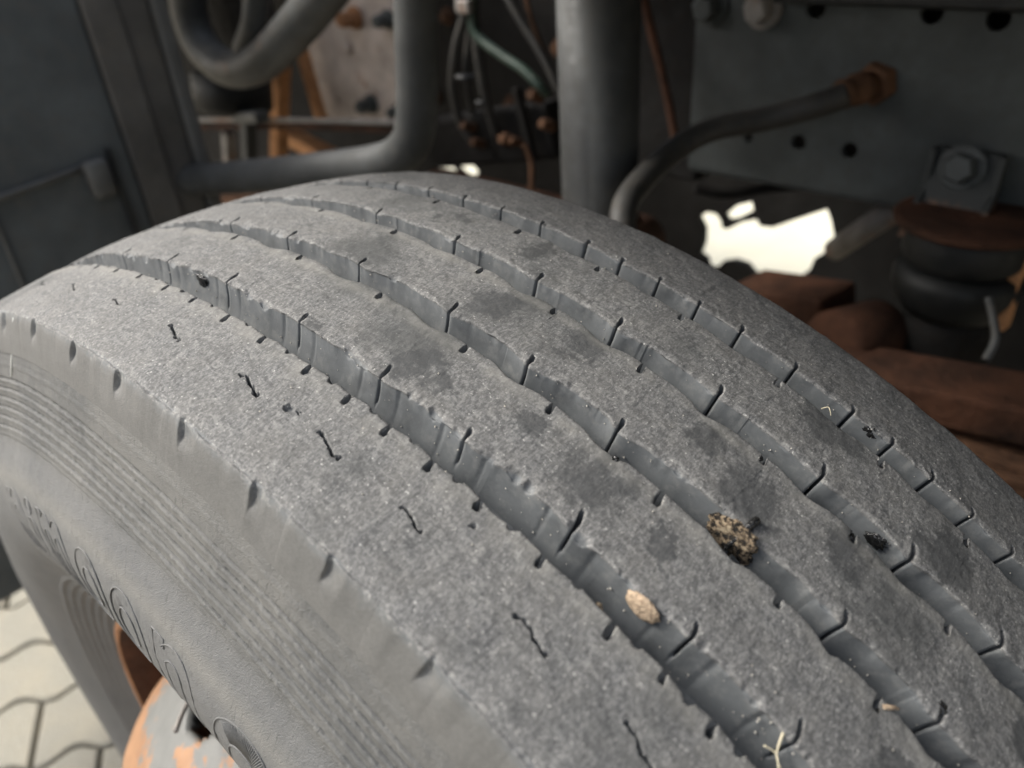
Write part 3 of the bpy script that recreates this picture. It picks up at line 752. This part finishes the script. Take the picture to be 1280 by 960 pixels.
for k, (a_, y_, h_, sx, sy, lb) in enumerate(tars):
    wl = h_ < -.003
    blob('tar_blot', a_, y_ + (-.0011 if wl else 0), h_, sx * .85, .0008 if wl else sy, .0027 if wl else .0005, M_TAR, 20 + k, lb, 'tar blot', .5, 4, 'black tar blots on the tread')
bm = bmesh.new(); tube(bm, [tread_pt(24.75, -.0238, -.0078), tread_pt(24.80, -.0206, -.0025), tread_pt(24.85, -.0165, .0006), tread_pt(24.9, -.0130, .0008)], lambda s_: .0008 + .0007 * s_, 8)  # the rib's black filled slit, built as a raised strip over the clod
tag(obj('tar_splinter', bm, M_TAR, None, True), 'glossy black splinter lying across the clod of mud', 'splinter')
def straw(thd, y, h, pts, r, label, cat='straw', mat=None):
    t, b, n = frame_at(thd); c = tread_pt(thd, y, h); bm = bmesh.new()
    tube(bm, [c + t * p[0] + b * p[1] + n * p[2] for p in pts], lambda s_: r * (1 - .5 * s_), 6)
    return tag(obj('straw_bit', bm, mat or M_STRAW, None, True), label, cat, 'bits of plant on the tread')
straw(29.9, -.0655, -.004, [(-.003, .004, .004), (0, 0, .0), (.004, -.002, -.001)], .0004, 'forked pale straw lying in the outermost groove at the bottom edge')
straw(29.9, -.0655, -.004, [(-.004, -.001, 0), (0, 0, 0), (.003, -.004, 0)], .0003, 'thin pale straw crossing the forked one at the bottom edge')
straw(24.0, .0640, -.006, [(-.001, .002, .0), (.0005, .0035, .0015), (.002, .002, .002), (.0035, .001, .001)], .0003, 'curled pale fibre on the wall of the innermost groove')
straw(31.7, -.0292, -.0005, [(-.001, -.002, .0), (.001, 0, .0008), (.003, .002, 0)], .0009, 'brown seed husk stuck in a rib edge slit at lower right', 'seed husk', M_MUD2)

# pale grit grains caught in the grooves and on the ribs: nobody could count them
gr_v = []; gr_f = []
def grain(c, r, t, b, n):
    k0 = len(gr_v); sx, sy, sz = [r * random.uniform(.6, 1.3) for _ in range(3)]; an = random.uniform(0, 3.1)
    t2 = t * math.cos(an) + b * math.sin(an); b2 = b * math.cos(an) - t * math.sin(an)
    for v in ((1, .1, 0), (-.2, 1, .2), (-1, -.1, 0), (.3, -1, -.1), (.1, 0, 1), (0, .1, -1)): gr_v.append(c + t2 * v[0] * sx + b2 * v[1] * sy + n * v[2] * sz)
    for f in ((0, 1, 4), (1, 2, 4), (2, 3, 4), (3, 0, 4), (1, 0, 5), (2, 1, 5), (3, 2, 5), (0, 3, 5)): gr_f.append([k0 + i for i in f])
for k in range(520):
    a_ = random.uniform(-12, 40); t, b, n = frame_at(a_); r = random.choice([.00018, .00022, .0003, .0004])
    g_ = random.choice([('g1a', 'g1b'), ('g1a', 'g1b'), ('g2a', 'g2b'), ('g3a', 'g3b'), ('g4a', 'g4b'), None])
    if g_:
        ta = np.array([a_]); yb = float(E_[g_[1]](ta)[0]); q_ = random.random(); y_ = yb - .0018 * q_ - .0042 * q_ ** 3; h_ = -DEEP * q_ - .0002
        y_ -= .0004
    else:
        y_ = random.uniform(-.11, .10); h_ = .0002
        if any(float(E_[g + 'a'](np.array([a_]))[0]) < y_ < float(E_[g + 'b'](np.array([a_]))[0]) for g in ('g1', 'g2', 'g3', 'g4')): continue
    grain(tread_pt(a_, y_, h_), r, t, b, n)
gme = bpy.data.meshes.new('grit'); gme.from_pydata([tuple(v) for v in gr_v], [], gr_f)
q = N('pale_grit', .8, 0, .4); M_GRIT = q.fin(q.mix(q.noise(900, 2), (.20, .17, .13), (.62, .60, .54)))
tag(link('grit', gme, M_GRIT, None, False), 'pale grains of grit caught in the tyre grooves', 'grit', None, 'stuff')

# ---------------------------------------------------------------- truck underside
# frame rail
YR_ = .66
z_lo, z_hi = .332, .600
xr0 = at(866, 100, 1, YR_).x
rail = empty('frame_rail', (xr0, YR_, z_lo), 'dark grey green steel chassis rail with a row of round holes', 'chassis rail')
holes = []
def hp(px, py, Y=YR_): v = at(px, py, 1, Y); return v.x, v.z
for (px, py, r) in [(935, 172, .0055), (998, 178, .0085), (1062, 188, .0085), (1020, 10, .0105), (1165, 16, .0105), (1248, 24, .0105)]:
    x, z = hp(px, py); holes.append(circ2(x, z, r, 24))
plate('web', [(xr0, z_lo), (.9, z_lo), (.9, z_hi), (xr0, z_hi)], holes, Matrix.Translation((0, YR_ + .004, 0)) @ MY, .008, M_RAIL, rail)
bm = bmesh.new(); box(bm, ((xr0 + .9) / 2, YR_ + .045, z_lo - .002), (.9 - xr0, .085, .008)); obj('lower_flange', bm, M_RAIL, rail, bevel=.003)
bm = bmesh.new(); box(bm, ((xr0 + .9) / 2, YR_ + .10, .47), (.9 - xr0, .006, .26)); obj('inner_web', bm, M_OIL, rail)
x, z = hp(975, 3)
bm = bmesh.new(); box(bm, ((x + .9) / 2, YR_ - .012, z + .028), (.9 - x, .024, .052)); tag(obj('angle_bar', bm, M_BLACK, None, False, .004), 'glossy black bar running along the top of the chassis rail', 'bar')
for px, py in [(890, 8), (955, 10)]:
    c = at(px, py, 1, YR_); bm = bmesh.new(); hexbolt(bm, c, (0, -1, 0), .0145, .018); obj('bolt', bm, M_GREY if px > 900 else M_RAIL, rail)
# black block added for the shadowed run of the rail, shade in its colour
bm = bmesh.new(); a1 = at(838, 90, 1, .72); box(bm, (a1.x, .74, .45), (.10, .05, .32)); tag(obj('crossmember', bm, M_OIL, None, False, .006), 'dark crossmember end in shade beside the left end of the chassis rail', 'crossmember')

# hose with rusty fitting
hose = empty('brake_hose', at(1090, 105, 1, .64), 'thick dirty grey hose curving from a rusty fitting on the chassis rail', 'hose')
pts = [at(778, 300, 1, .36), at(780, 262, 1, .38), at(797, 232, 1, .42), at(840, 190, 1, .49), at(890, 162, 1, .54), at(960, 148, 1, .58), at(1020, 132, 1, .60), at(1058, 118, 1, .615)]
bm = bmesh.new(); tube(bm, pts, .0125, 20); obj('hose_tube', bm, M_HOSE, hose, True)
f0, f1 = at(1050, 119, 1, .612), at(1095, 104, 1, .658); ax = (f1 - f0).normalized()
bm = bmesh.new()
lathe(bm, f0, [(.0135, 0), (.0150, .004), (.0135, .010), (.0135, .016), (.0160, .020), (.0160, .030), (.0130, .034), (.0130, .042)], 24, ax); obj('hose_ferrule', bm, M_RUSTB, hose, True)
bm = bmesh.new(); lathe(bm, f0 + ax * .042, [(.021, 0), (.021, .014), (.018, .018)], 6, ax); obj('fitting_nut', bm, M_RUSTB, hose)

# thin rusty rod
bm = bmesh.new(); tube(bm, [at(800, -25, 1, .62), at(812, 30, 1, .62), at(826, 85, 1, .61), at(838, 140, 1, .60), at(846, 185, 1, .59)], .0052, 12)
tag(obj('brake_pipe', bm, M_RUSTD, None, True), 'thin rusty pipe hanging between the wide tube and the chassis rail', 'pipe')

# wide vertical tube
vt = empty('vertical_tube', at(750, 250, 1, .45), 'wide smooth dark grey upright tube behind the tyre crest', 'tube')
c0 = at(750, 268, 1, .45); c1 = Vector((c0.x, .45, .66)); c0.z -= .12
bm = bmesh.new(); lathe(bm, c0, [(.040, 0), (.040, .005), (.040, (c1 - c0).length)], 48); obj('tube_body', bm, M_TUBE, vt, True)
bm = bmesh.new(); lathe(bm, Vector((c0.x, .45, at(760, 285, 1, .45).z)), [(.046, 0), (.046, .006), (.041, .010)], 48); obj('tube_collar', bm, M_RUSTD, vt, True)

# bent pipe left
bm = bmesh.new()
ppts = [at(522, -60, 1, .34), at(520, 10, 1, .34), at(521, 80, 1, .34), at(521, 130, 1, .34), at(516, 172, 1, .34), at(496, 196, 1, .34), at(462, 206, 1, .335), at(400, 213, 1, .325), at(330, 219, 1, .31), at(262, 224, 1, .30), at(200, 228, 1, .29)]
tube(bm, ppts, .0215, 28, True, 8); tag(obj('bent_pipe', bm, M_TUBE, None, True), 'dark grey pipe bent round a corner behind the top of the tyre', 'pipe')

# left side box panel
XP = -.80
box_ = empty('storage_box', (XP, .1, -.167), 'dark blue grey side box panel with a lighter flange behind the tyre at left', 'storage box')
y_edge = at(240, 130, 0, XP).y; YB0 = -.42
bm = bmesh.new(); box(bm, (XP - .15, (YB0 + y_edge - .105) / 2, .28), (.30, y_edge - .105 - YB0, .894)); obj('panel', bm, M_PANEL, box_, False, .006)
bm = bmesh.new(); box(bm, (XP - .145, y_edge - .083, .28), (.30, .044, .894)); obj('side_strip', bm, M_PANEL3, box_, False, .003)
bm = bmesh.new(); box(bm, (XP - .147, y_edge - .040, .28), (.29, .040, .894)); obj('side_strip', bm, M_PANEL3, box_, False, .003)
bm = bmesh.new(); box(bm, (XP - .14, y_edge - .009, .28), (.30, .019, .90)); obj('flange', bm, M_PANEL2, box_, False, .004)
r1, r2 = at(-10, 249, 0, XP + .004), at(108, 207, 0, XP + .004)
bm = bmesh.new(); tube(bm, [r1 + Vector((.004, -.2, -.02)), r1 + Vector((.004, 0, 0)), (r1 + r2) / 2 + Vector((.004, 0, 0)), r2], .0042, 12, True, 0); obj('latch_rod', bm, M_PANEL2, box_, True)
l1 = at(122, 222, 0, XP + .006)
bm = bmesh.new(); box(bm, l1 + Vector((.006, 0, 0)), (.022, .030, .050)); obj('latch', bm, M_PANEL2, box_, True, .007)
l2 = at(152, 240, 0, XP + .004); bm = bmesh.new(); box(bm, l2, (.012, .007, .12)); obj('hinge', bm, M_BLACK, box_, False, .003)
a1, a2 = at(0, 290, 0, XP + .003), at(30, 360, 0, XP + .003)
bm = bmesh.new(); tube(bm, [a1 + (a1 - a2) * .6, a1, a2, a2 + (a2 - a1) * 2], .0028, 10, True, 0); obj('seam', bm, M_PANEL2, box_, True)

# grey pink gusset plate with rivets + posts
YP = .80
def P2(px, py, Y=YP): v = at(px, py, 1, Y); return (v.x, v.z)
gus = empty('gusset_plate', at(440, 80, 1, YP), 'dusty pinkish grey steel plate with bolts and rust behind the bent pipe', 'steel plate')
hl = []
for px, py, r in [(404, 20, .005), (394, 62, .006), (424, 124, .005)]: x, z = P2(px, py); hl.append(circ2(x, z, r, 16))
plate('plate', [P2(395, -25), P2(520, -25), P2(520, 150), P2(416, 150), P2(396, 120), P2(378, 60), P2(374, 40)], hl, Matrix.Translation((0, YP, 0)) @ MY, .008, M_PINK, gus)
for px, py, r in [(445, 22, .012), (486, 24, .010), (465, 130, .011), (500, 138, .009)]:
    bm = bmesh.new(); hexbolt(bm, at(px, py, 1, YP - .006), (0, -1, 0), r * 1.15, r * 2.6); obj('bolt', bm, M_RAIL if px > 460 else M_RUSTH, gus)
bm = bmesh.new(); lathe(bm, at(436, 60, 1, YP - .004), [(.013, 0), (.012, .004), (.006, .008)], 20, (0, -1, 0)); obj('rivet', bm, M_PINK, gus, True)
bm = bmesh.new(); beam(bm, at(352, 50, 1, .72), at(348, 205, 1, .72), .03, .030, (0, 1, 0)); tag(obj('rusty_post', bm, M_RUST, None, False, .003), 'upright bright orange rusty strap left of the grey plate', 'steel strap', 'rusty orange straps')
bm = bmesh.new(); beam(bm, at(368, 30, 1, .76), at(402, 150, 1, .76), .02, .022, (0, 1, 0)); tag(obj('rusty_post', bm, M_RUST, None, False, .003), 'slanting orange rusty strap along the left edge of the grey plate', 'steel strap', 'rusty orange straps')
bm = bmesh.new(); beam(bm, at(362, 170, 1, .84), at(430, 205, 1, .84), .03, .05, (0, 1, 0)); tag(obj('spring_shoe', bm, M_RUST, None, False, .006), 'rusty orange and brown lump seen under the thin double rail', 'bracket')
# double rail + clamp
dr = empty('double_rail', at(380, 155, 1, .60), 'thin pair of grey brown rails clamped level above the bent pipe', 'rail')
bm = bmesh.new(); tube(bm, [at(225, 150, 1, .60), at(360, 150, 1, .60), at(512, 154, 1, .60)], .0045, 10, True, 4); obj('upper_rail', bm, M_GREY, dr, True)
bm = bmesh.new(); tube(bm, [at(225, 160, 1, .60), at(360, 158, 1, .60), at(512, 164, 1, .60)], .0050, 10, True, 4); obj('lower_rail', bm, M_RUSTD, dr, True)
bm = bmesh.new(); beam(bm, at(310, 138, 1, .585), at(313, 215, 1, .585), .02, .026, (0, 1, 0)); obj('clamp_leg', bm, M_TUBE, dr, False, .003)
bm = bmesh.new(); beam(bm, at(298, 146, 1, .58), at(328, 146, 1, .58), .03, .020, (0, 0, 1)); obj('clamp_head', bm, M_CAST, dr, False, .004)
bm = bmesh.new(); beam(bm, at(285, 165, 1, .64), at(288, 215, 1, .64), .02, .024, (0, 1, 0)); obj('clamp_leg', bm, M_GREY, dr, False, .003)
# casting top left: thick curved arm round a dark opening
cst = empty('spring_hanger', at(300, 60, 1, .52), 'thick dark curved casting with an oval opening at upper left', 'casting')
bm = bmesh.new(); tube(bm, [at(450, -70, 1, .50), at(405, -8, 1, .50), at(358, 48, 1, .50), at(322, 80, 1, .50), at(288, 86, 1, .50), at(256, 62, 1, .50), at(238, 20, 1, .50), at(232, -40, 1, .50)], .030, 24, True, 6); obj('arm', bm, M_CAST, cst, True)
bm = bmesh.new(); tube(bm, [at(330, -60, 1, .50), at(322, -5, 1, .50), at(318, 30, 1, .50), at(306, 62, 1, .505)], .020, 20, True, 6); obj('inner_rib', bm, M_CAST, cst, True)
bm = bmesh.new(); box(bm, at(300, 20, 1, .56), (.20, .02, .16)); obj('backing', bm, M_OIL, cst, False, .01)
bm = bmesh.new(); lathe(bm, at(292, 128, 1, .60), [(.06, -.02), (.075, -.01), (.075, .05), (.06, .06)], 40, (0, .2, 1)); tag(obj('rubber_buffer', bm, M_AIR, None, True), 'dark round drum under the curved casting at upper left', 'drum')
bm = bmesh.new(); box(bm, at(234, 12, 1, .80), (.05, .02, .08)); tag(obj('bracket', bm, M_RUSTH, None, False, .006), 'tiny pale and orange bracket in the top left gap beside the flange', 'bracket')

# hose bundle in the middle
def hs(name, pl, r, mat, label, cat='hose', group='hoses hanging behind the tyre crest'):
    bm = bmesh.new(); tube(bm, [at(a, b, 1, y) for a, b, y in pl], r, 14); return tag(obj(name, bm, mat, None, True), label, cat, group)
hs('air_hose', [(592, -20, .66), (590, 20, .66), (597, 45, .66), (625, 68, .66), (655, 88, .66), (675, 108, .66), (683, 118, .67)], .0068, M_GREEN, 'dull green air hose bending down to the right')
hs('air_hose', [(578, -20, .68), (580, 20, .68), (570, 60, .68), (566, 110, .69), (575, 150, .70), (590, 175, .71)], .0075, M_HOSE, 'leftmost of the black hanging hoses beside the bent pipe')
hs('air_hose', [(590, -20, .675), (594, 30, .675), (600, 80, .68), (608, 125, .69), (622, 172, .71)], .0078, M_HOSE, 'dusty black hose hanging just under the green one')
hs('air_hose', [(583, -10, .70), (586, 40, .70), (583, 90, .70), (590, 140, .72)], .005, M_HOSE, 'thin black hose between the two thicker hanging ones')
hs('air_hose', [(625, -20, .70), (650, 25, .70), (672, 60, .70), (688, 90, .70), (705, 130, .70)], .0055, M_HOSE, 'black hose slanting down towards the wide upright tube')
hs('air_hose', [(655, -20, .72), (663, 20, .72), (680, 65, .72), (697, 110, .72)], .0032, M_RUSTB, 'thin rusty line slanting beside the wide upright tube', 'pipe')
bm = bmesh.new(); box(bm, at(580, 8, 1, .65), (.026, .012, .018)); tag(obj('hose_clip', bm, M_GREY, None, False, .003), 'small shiny metal clip at the top of the hose bundle', 'clip')
val = empty('valve_block', at(625, 165, 1, .72), 'dark brown valve block with rusty unions below the hoses', 'valve block')
bm = bmesh.new(); beam(bm, at(540, 178, 1, .74), at(700, 160, 1, .74), .05, .085, (0, 0, 1)); obj('body', bm, M_OIL, val, False, .008)
for px, py, r in [(604, 180, .008), (640, 176, .010), (652, 178, .006), (676, 122, .010), (690, 158, .009), (592, 160, .008)]:
    bm = bmesh.new(); lathe(bm, at(px, py, 1, .705), [(r, 0), (r, .02), (r * .7, .03)], 6, (.1, -1, .4)); obj('union_nut', bm, M_RUSTB, val)
bm = bmesh.new(); beam(bm, at(645, 110, 1, .70), at(668, 200, 1, .70), .012, .014, (0, 1, 0)); obj('lever', bm, M_OIL, val, False, .003)
bm = bmesh.new(); tube(bm, [at(655, 180, 1, .69), at(664, 205, 1, .69), at(664, 240, 1, .68)], .004, 10); obj('rod', bm, M_RUSTB, val, True)
bm = bmesh.new(); lathe(bm, at(590, 262, 1, .70), [(.05, -.1), (.058, -.08), (.058, .35), (.05, .36)], 40, (1, 0, 0)); tag(obj('axle_housing', bm, M_RUSTD, None, True), 'dark reddish brown axle housing just over the tyre crest', 'axle')

# air spring with bracket at right
YA = .585
br = empty('spring_bracket', at(1200, 280, 1, YA), 'bracket with a hex bolt and two ribs, rusty towards its round base plate', 'bracket')
q = N('bracket_paint_rusting_at_foot', .6, 0, .35)
sx = q.n.new('ShaderNodeSeparateXYZ'); q.l(q.tc, sx.inputs[0])
zt = at(1200, 245, 1, YR_).z
f_ = q.ramp(q.math('MULTIPLY_ADD', q.math('SUBTRACT', sx.outputs[2], zt), -30, q.noise(60, 5)), [(.35, 0.), (.55, 1.)])
M_BRK = q.fin(q.mix(f_, q.mix(q.noise(40, 5), (.026, .029, .029), (.05, .054, .052)), q.mix(q.noise(120, 6), (.06, .038, .026), (.22, .13, .085))), q.bump(q.noise(200, 4), .001, .6))
pz0 = at(1200, 290, 1, YR_ - .03).z
xl, xr = at(1158, 230, 1, .64).x, at(1246, 230, 1, .64).x; ztop = at(1200, 184, 1, .655).z
bm = bmesh.new(); vs_ = box(bm, ((xl + xr) / 2, .652, (pz0 + ztop) / 2), (xr - xl, .010, ztop - pz0))
for v in vs_:
    if v.co.z < (pz0 + ztop) / 2: v.co.y -= .034
obj('back_plate', bm, M_BRK, br, False, .002)
for x in (xl, xr):
    bm = bmesh.new()
    v = [bm.verts.new(p) for p in [(x - .003, .648, ztop), (x - .003, .636, ztop), (x - .003, .632, ztop - .035), (x - .003, .590, pz0), (x - .003, .648, pz0)]]
    f = bm.faces.new(v); g = bmesh.ops.extrude_face_region(bm, geom=[f]); bmesh.ops.translate(bm, vec=(.006, 0, 0), verts=[e for e in g['geom'] if isinstance(e, bmesh.types.BMVert)])
    obj('side_rib', bm, M_BRK, br, False)
bm = bmesh.new(); hexbolt(bm, at(1203, 210, 1, .640), (0, -1, .25), .0150, .016); obj('bolt', bm, M_RAIL, br)
cb = at(1200, 275, 1, YA); cb = Vector((cb.x + .004, YA + .030, at(1200, 300, 1, YA - .03).z))
bm = bmesh.new(); lathe(bm, cb, [(.060, -.006), (.069, -.004), (.070, .001), (.064, .003)], 56); obj('base_plate', bm, M_RUSTD, br, True)
asp = empty('air_spring', cb + Vector((0, 0, -.15)), 'black rubber air spring bellows under the round rusty plate', 'air spring')
bm = bmesh.new(); lathe(bm, cb + Vector((0, 0, -.007)), [(.052, 0), (.055, -.006), (.056, -.028), (.053, -.034), (.047, -.040)], 56); obj('upper_bellows', bm, M_AIR, asp, True)
bm = bmesh.new(); lathe(bm, cb + Vector((0, 0, -.046)), [(.047, 0), (.057, -.004), (.0595, -.014), (.059, -.024), (.053, -.038), (.045, -.05)], 56); obj('lower_bellows', bm, M_AIR, asp, True)
bm = bmesh.new(); lathe(bm, cb + Vector((0, 0, -.09)), [(.040, 0), (.042, -.03), (.048, -.07), (.048, -.12)], 40); obj('piston', bm, M_OIL, asp, True)
# strap + cable right of it
bm = bmesh.new(); beam(bm, at(1285, 300, 1, .62), at(1250, 410, 1, .60), .012, .026, (0, 1, 0)); tag(obj('rusty_post', bm, M_RUST, None, False, .002), 'orange rusty strap at the right edge beside the air spring', 'steel strap')
bm = bmesh.new(); tube(bm, [at(1235, 372, 1, .56), at(1242, 400, 1, .55), at(1244, 425, 1, .54), at(1232, 450, 1, .53)], .0036, 12); tag(obj('sensor_cable', bm, M_CAST, None, True), 'pale grey cable hanging beside the air spring', 'cable')
# brown axle beam and leaves
def leaf(px0, py0, px1, py1, Y, wdt, hgt, mat, name, label, cat, group=None):
    a, b = at(px0, py0, 1, Y), at(px1, py1, 1, Y); bm = bmesh.new(); beam(bm, a + (a - b) * .25, b + (b - a) * .6, wdt, hgt)
    return tag(obj(name, bm, mat, None, False, .004), label, cat, group)
leaf(1090, 472, 1290, 512, .50, .07, .036, M_RUSTD, 'axle_beam', 'broad reddish brown steel beam below the air spring at right', 'beam')
leaf(1120, 520, 1290, 566, .49, .07, .012, M_RUSTB, 'spring_leaf', 'topmost rusty leaf of the spring under the brown beam', 'leaf spring', 'spring leaves at the right edge')
leaf(1150, 546, 1290, 583, .48, .07, .012, M_RUSTB, 'spring_leaf', 'second rusty leaf of the spring, just below the topmost', 'leaf spring', 'spring leaves at the right edge')
leaf(1180, 572, 1290, 603, .47, .07, .012, M_RUSTB, 'spring_leaf', 'lowest visible rusty leaf of the spring by the tyre', 'leaf spring', 'spring leaves at the right edge')
bm = bmesh.new(); beam(bm, at(935, 372, 1, .62), at(1050, 392, 1, .60), .07, .055); tag(obj('clamp_block', bm, M_RUSTD, None, False, .006), 'dark reddish brown block beyond the tyre shoulder below the bright gap', 'bracket')
bm = bmesh.new(); lathe(bm, at(1070, 425, 1, .56), [(.034, -.04), (.038, -.035), (.038, .035), (.03, .04), (.014, .042)], 32, (-.3, -1, .15)); tag(obj('bushing', bm, M_RUSTD, None, True), 'dark round brown bushing end beside the brown block', 'bushing')
bm = bmesh.new(); tube(bm, [at(1044, 312, 1, .80), at(1118, 262, 1, .72)], .015, 20, True, 0); tag(obj('link_rod', bm, M_GREY, None, True), 'grey brown rod slanting up from the bright gap to the chassis rail', 'rod')
bm = bmesh.new(); tube(bm, [at(868, 235, 1, .64), at(905, 243, 1, .66), at(960, 236, 1, .70), at(1010, 232, 1, .72)], .006, 12); tag(obj('wiring_loom', bm, M_OIL, None, True), 'black wiring loom sagging in shade just under the chassis rail', 'cable')
bm = bmesh.new(); beam(bm, at(190, 262, 1, .62), at(600, 262, 1, .62), .05, .075); tag(obj('lower_beam', bm, M_RUSTB, None, False, .006), 'rusty brown steel beam in shade just under the bent pipe', 'beam')

for px, py, y_, r_ in [(583, 96, .685, .017), (604, 128, .690, .012)]:
    bm = bmesh.new(); lathe(bm, at(px, py, 1, y_), [(r_, -.003), (r_ + .001, 0), (r_, .003)], 24, (0, .1, 1)); tag(obj('cable_tie', bm, M_BLACK, None, True), 'black cable tie round the hanging hoses, %s of the two' % ('upper' if py < 100 else 'lower'), 'cable tie')
for px, py, y_ in [(560, 20, .95), (700, 60, .95), (640, 130, .95), (545, 120, .95)]:
    bm = bmesh.new(); hexbolt(bm, at(px, py, 1, 1.043), (0, -1, 0), .012, .014); obj('bolt', bm, M_RUSTB, None); pass
# dark backing added for the unlit underbody, with gaps showing the bright yard
YS = 1.05
def S2(pl): return [P2(a, b, YS) for a, b in pl]
h1 = S2([(876, 271), (885, 264), (897, 266), (903, 274), (905, 284), (912, 285), (930, 276), (948, 273), (952, 281), (968, 283), (1000, 272), (1036, 260), (1041, 275), (1046, 300), (1030, 316), (1020, 322), (1014, 336), (998, 347), (960, 343), (944, 340), (936, 329), (920, 324), (905, 326), (898, 334), (888, 333), (885, 322), (877, 316), (882, 302), (883, 285)])
h2 = S2([(908, 268), (922, 256), (942, 251), (944, 262), (922, 273), (912, 274)])
h3 = S2([(545, 209), (551, 205), (566, 206), (586, 224), (560, 219)]); h4 = S2([(551, 193), (556, 188), (562, 192), (562, 198), (555, 198)]); h5 = S2([(575, 209), (583, 202), (591, 203), (600, 213), (597, 221), (586, 219)])
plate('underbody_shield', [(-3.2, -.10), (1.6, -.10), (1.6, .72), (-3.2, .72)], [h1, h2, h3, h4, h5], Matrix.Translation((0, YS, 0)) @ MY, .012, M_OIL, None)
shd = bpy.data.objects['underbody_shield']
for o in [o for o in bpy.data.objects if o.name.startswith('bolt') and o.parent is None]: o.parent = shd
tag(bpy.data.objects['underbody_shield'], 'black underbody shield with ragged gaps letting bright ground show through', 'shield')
# deck added out of view above the frame, shaped to shade ribs and rail
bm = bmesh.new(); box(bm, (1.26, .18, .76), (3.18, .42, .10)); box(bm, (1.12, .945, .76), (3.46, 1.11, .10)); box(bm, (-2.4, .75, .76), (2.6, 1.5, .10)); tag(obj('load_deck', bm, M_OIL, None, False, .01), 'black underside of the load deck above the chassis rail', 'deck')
print('OBJ', len(bpy.data.objects), 'TRI', sum(len(o.data.loops) - 2 * len(o.data.polygons) for o in bpy.data.objects if o.type == 'MESH'))
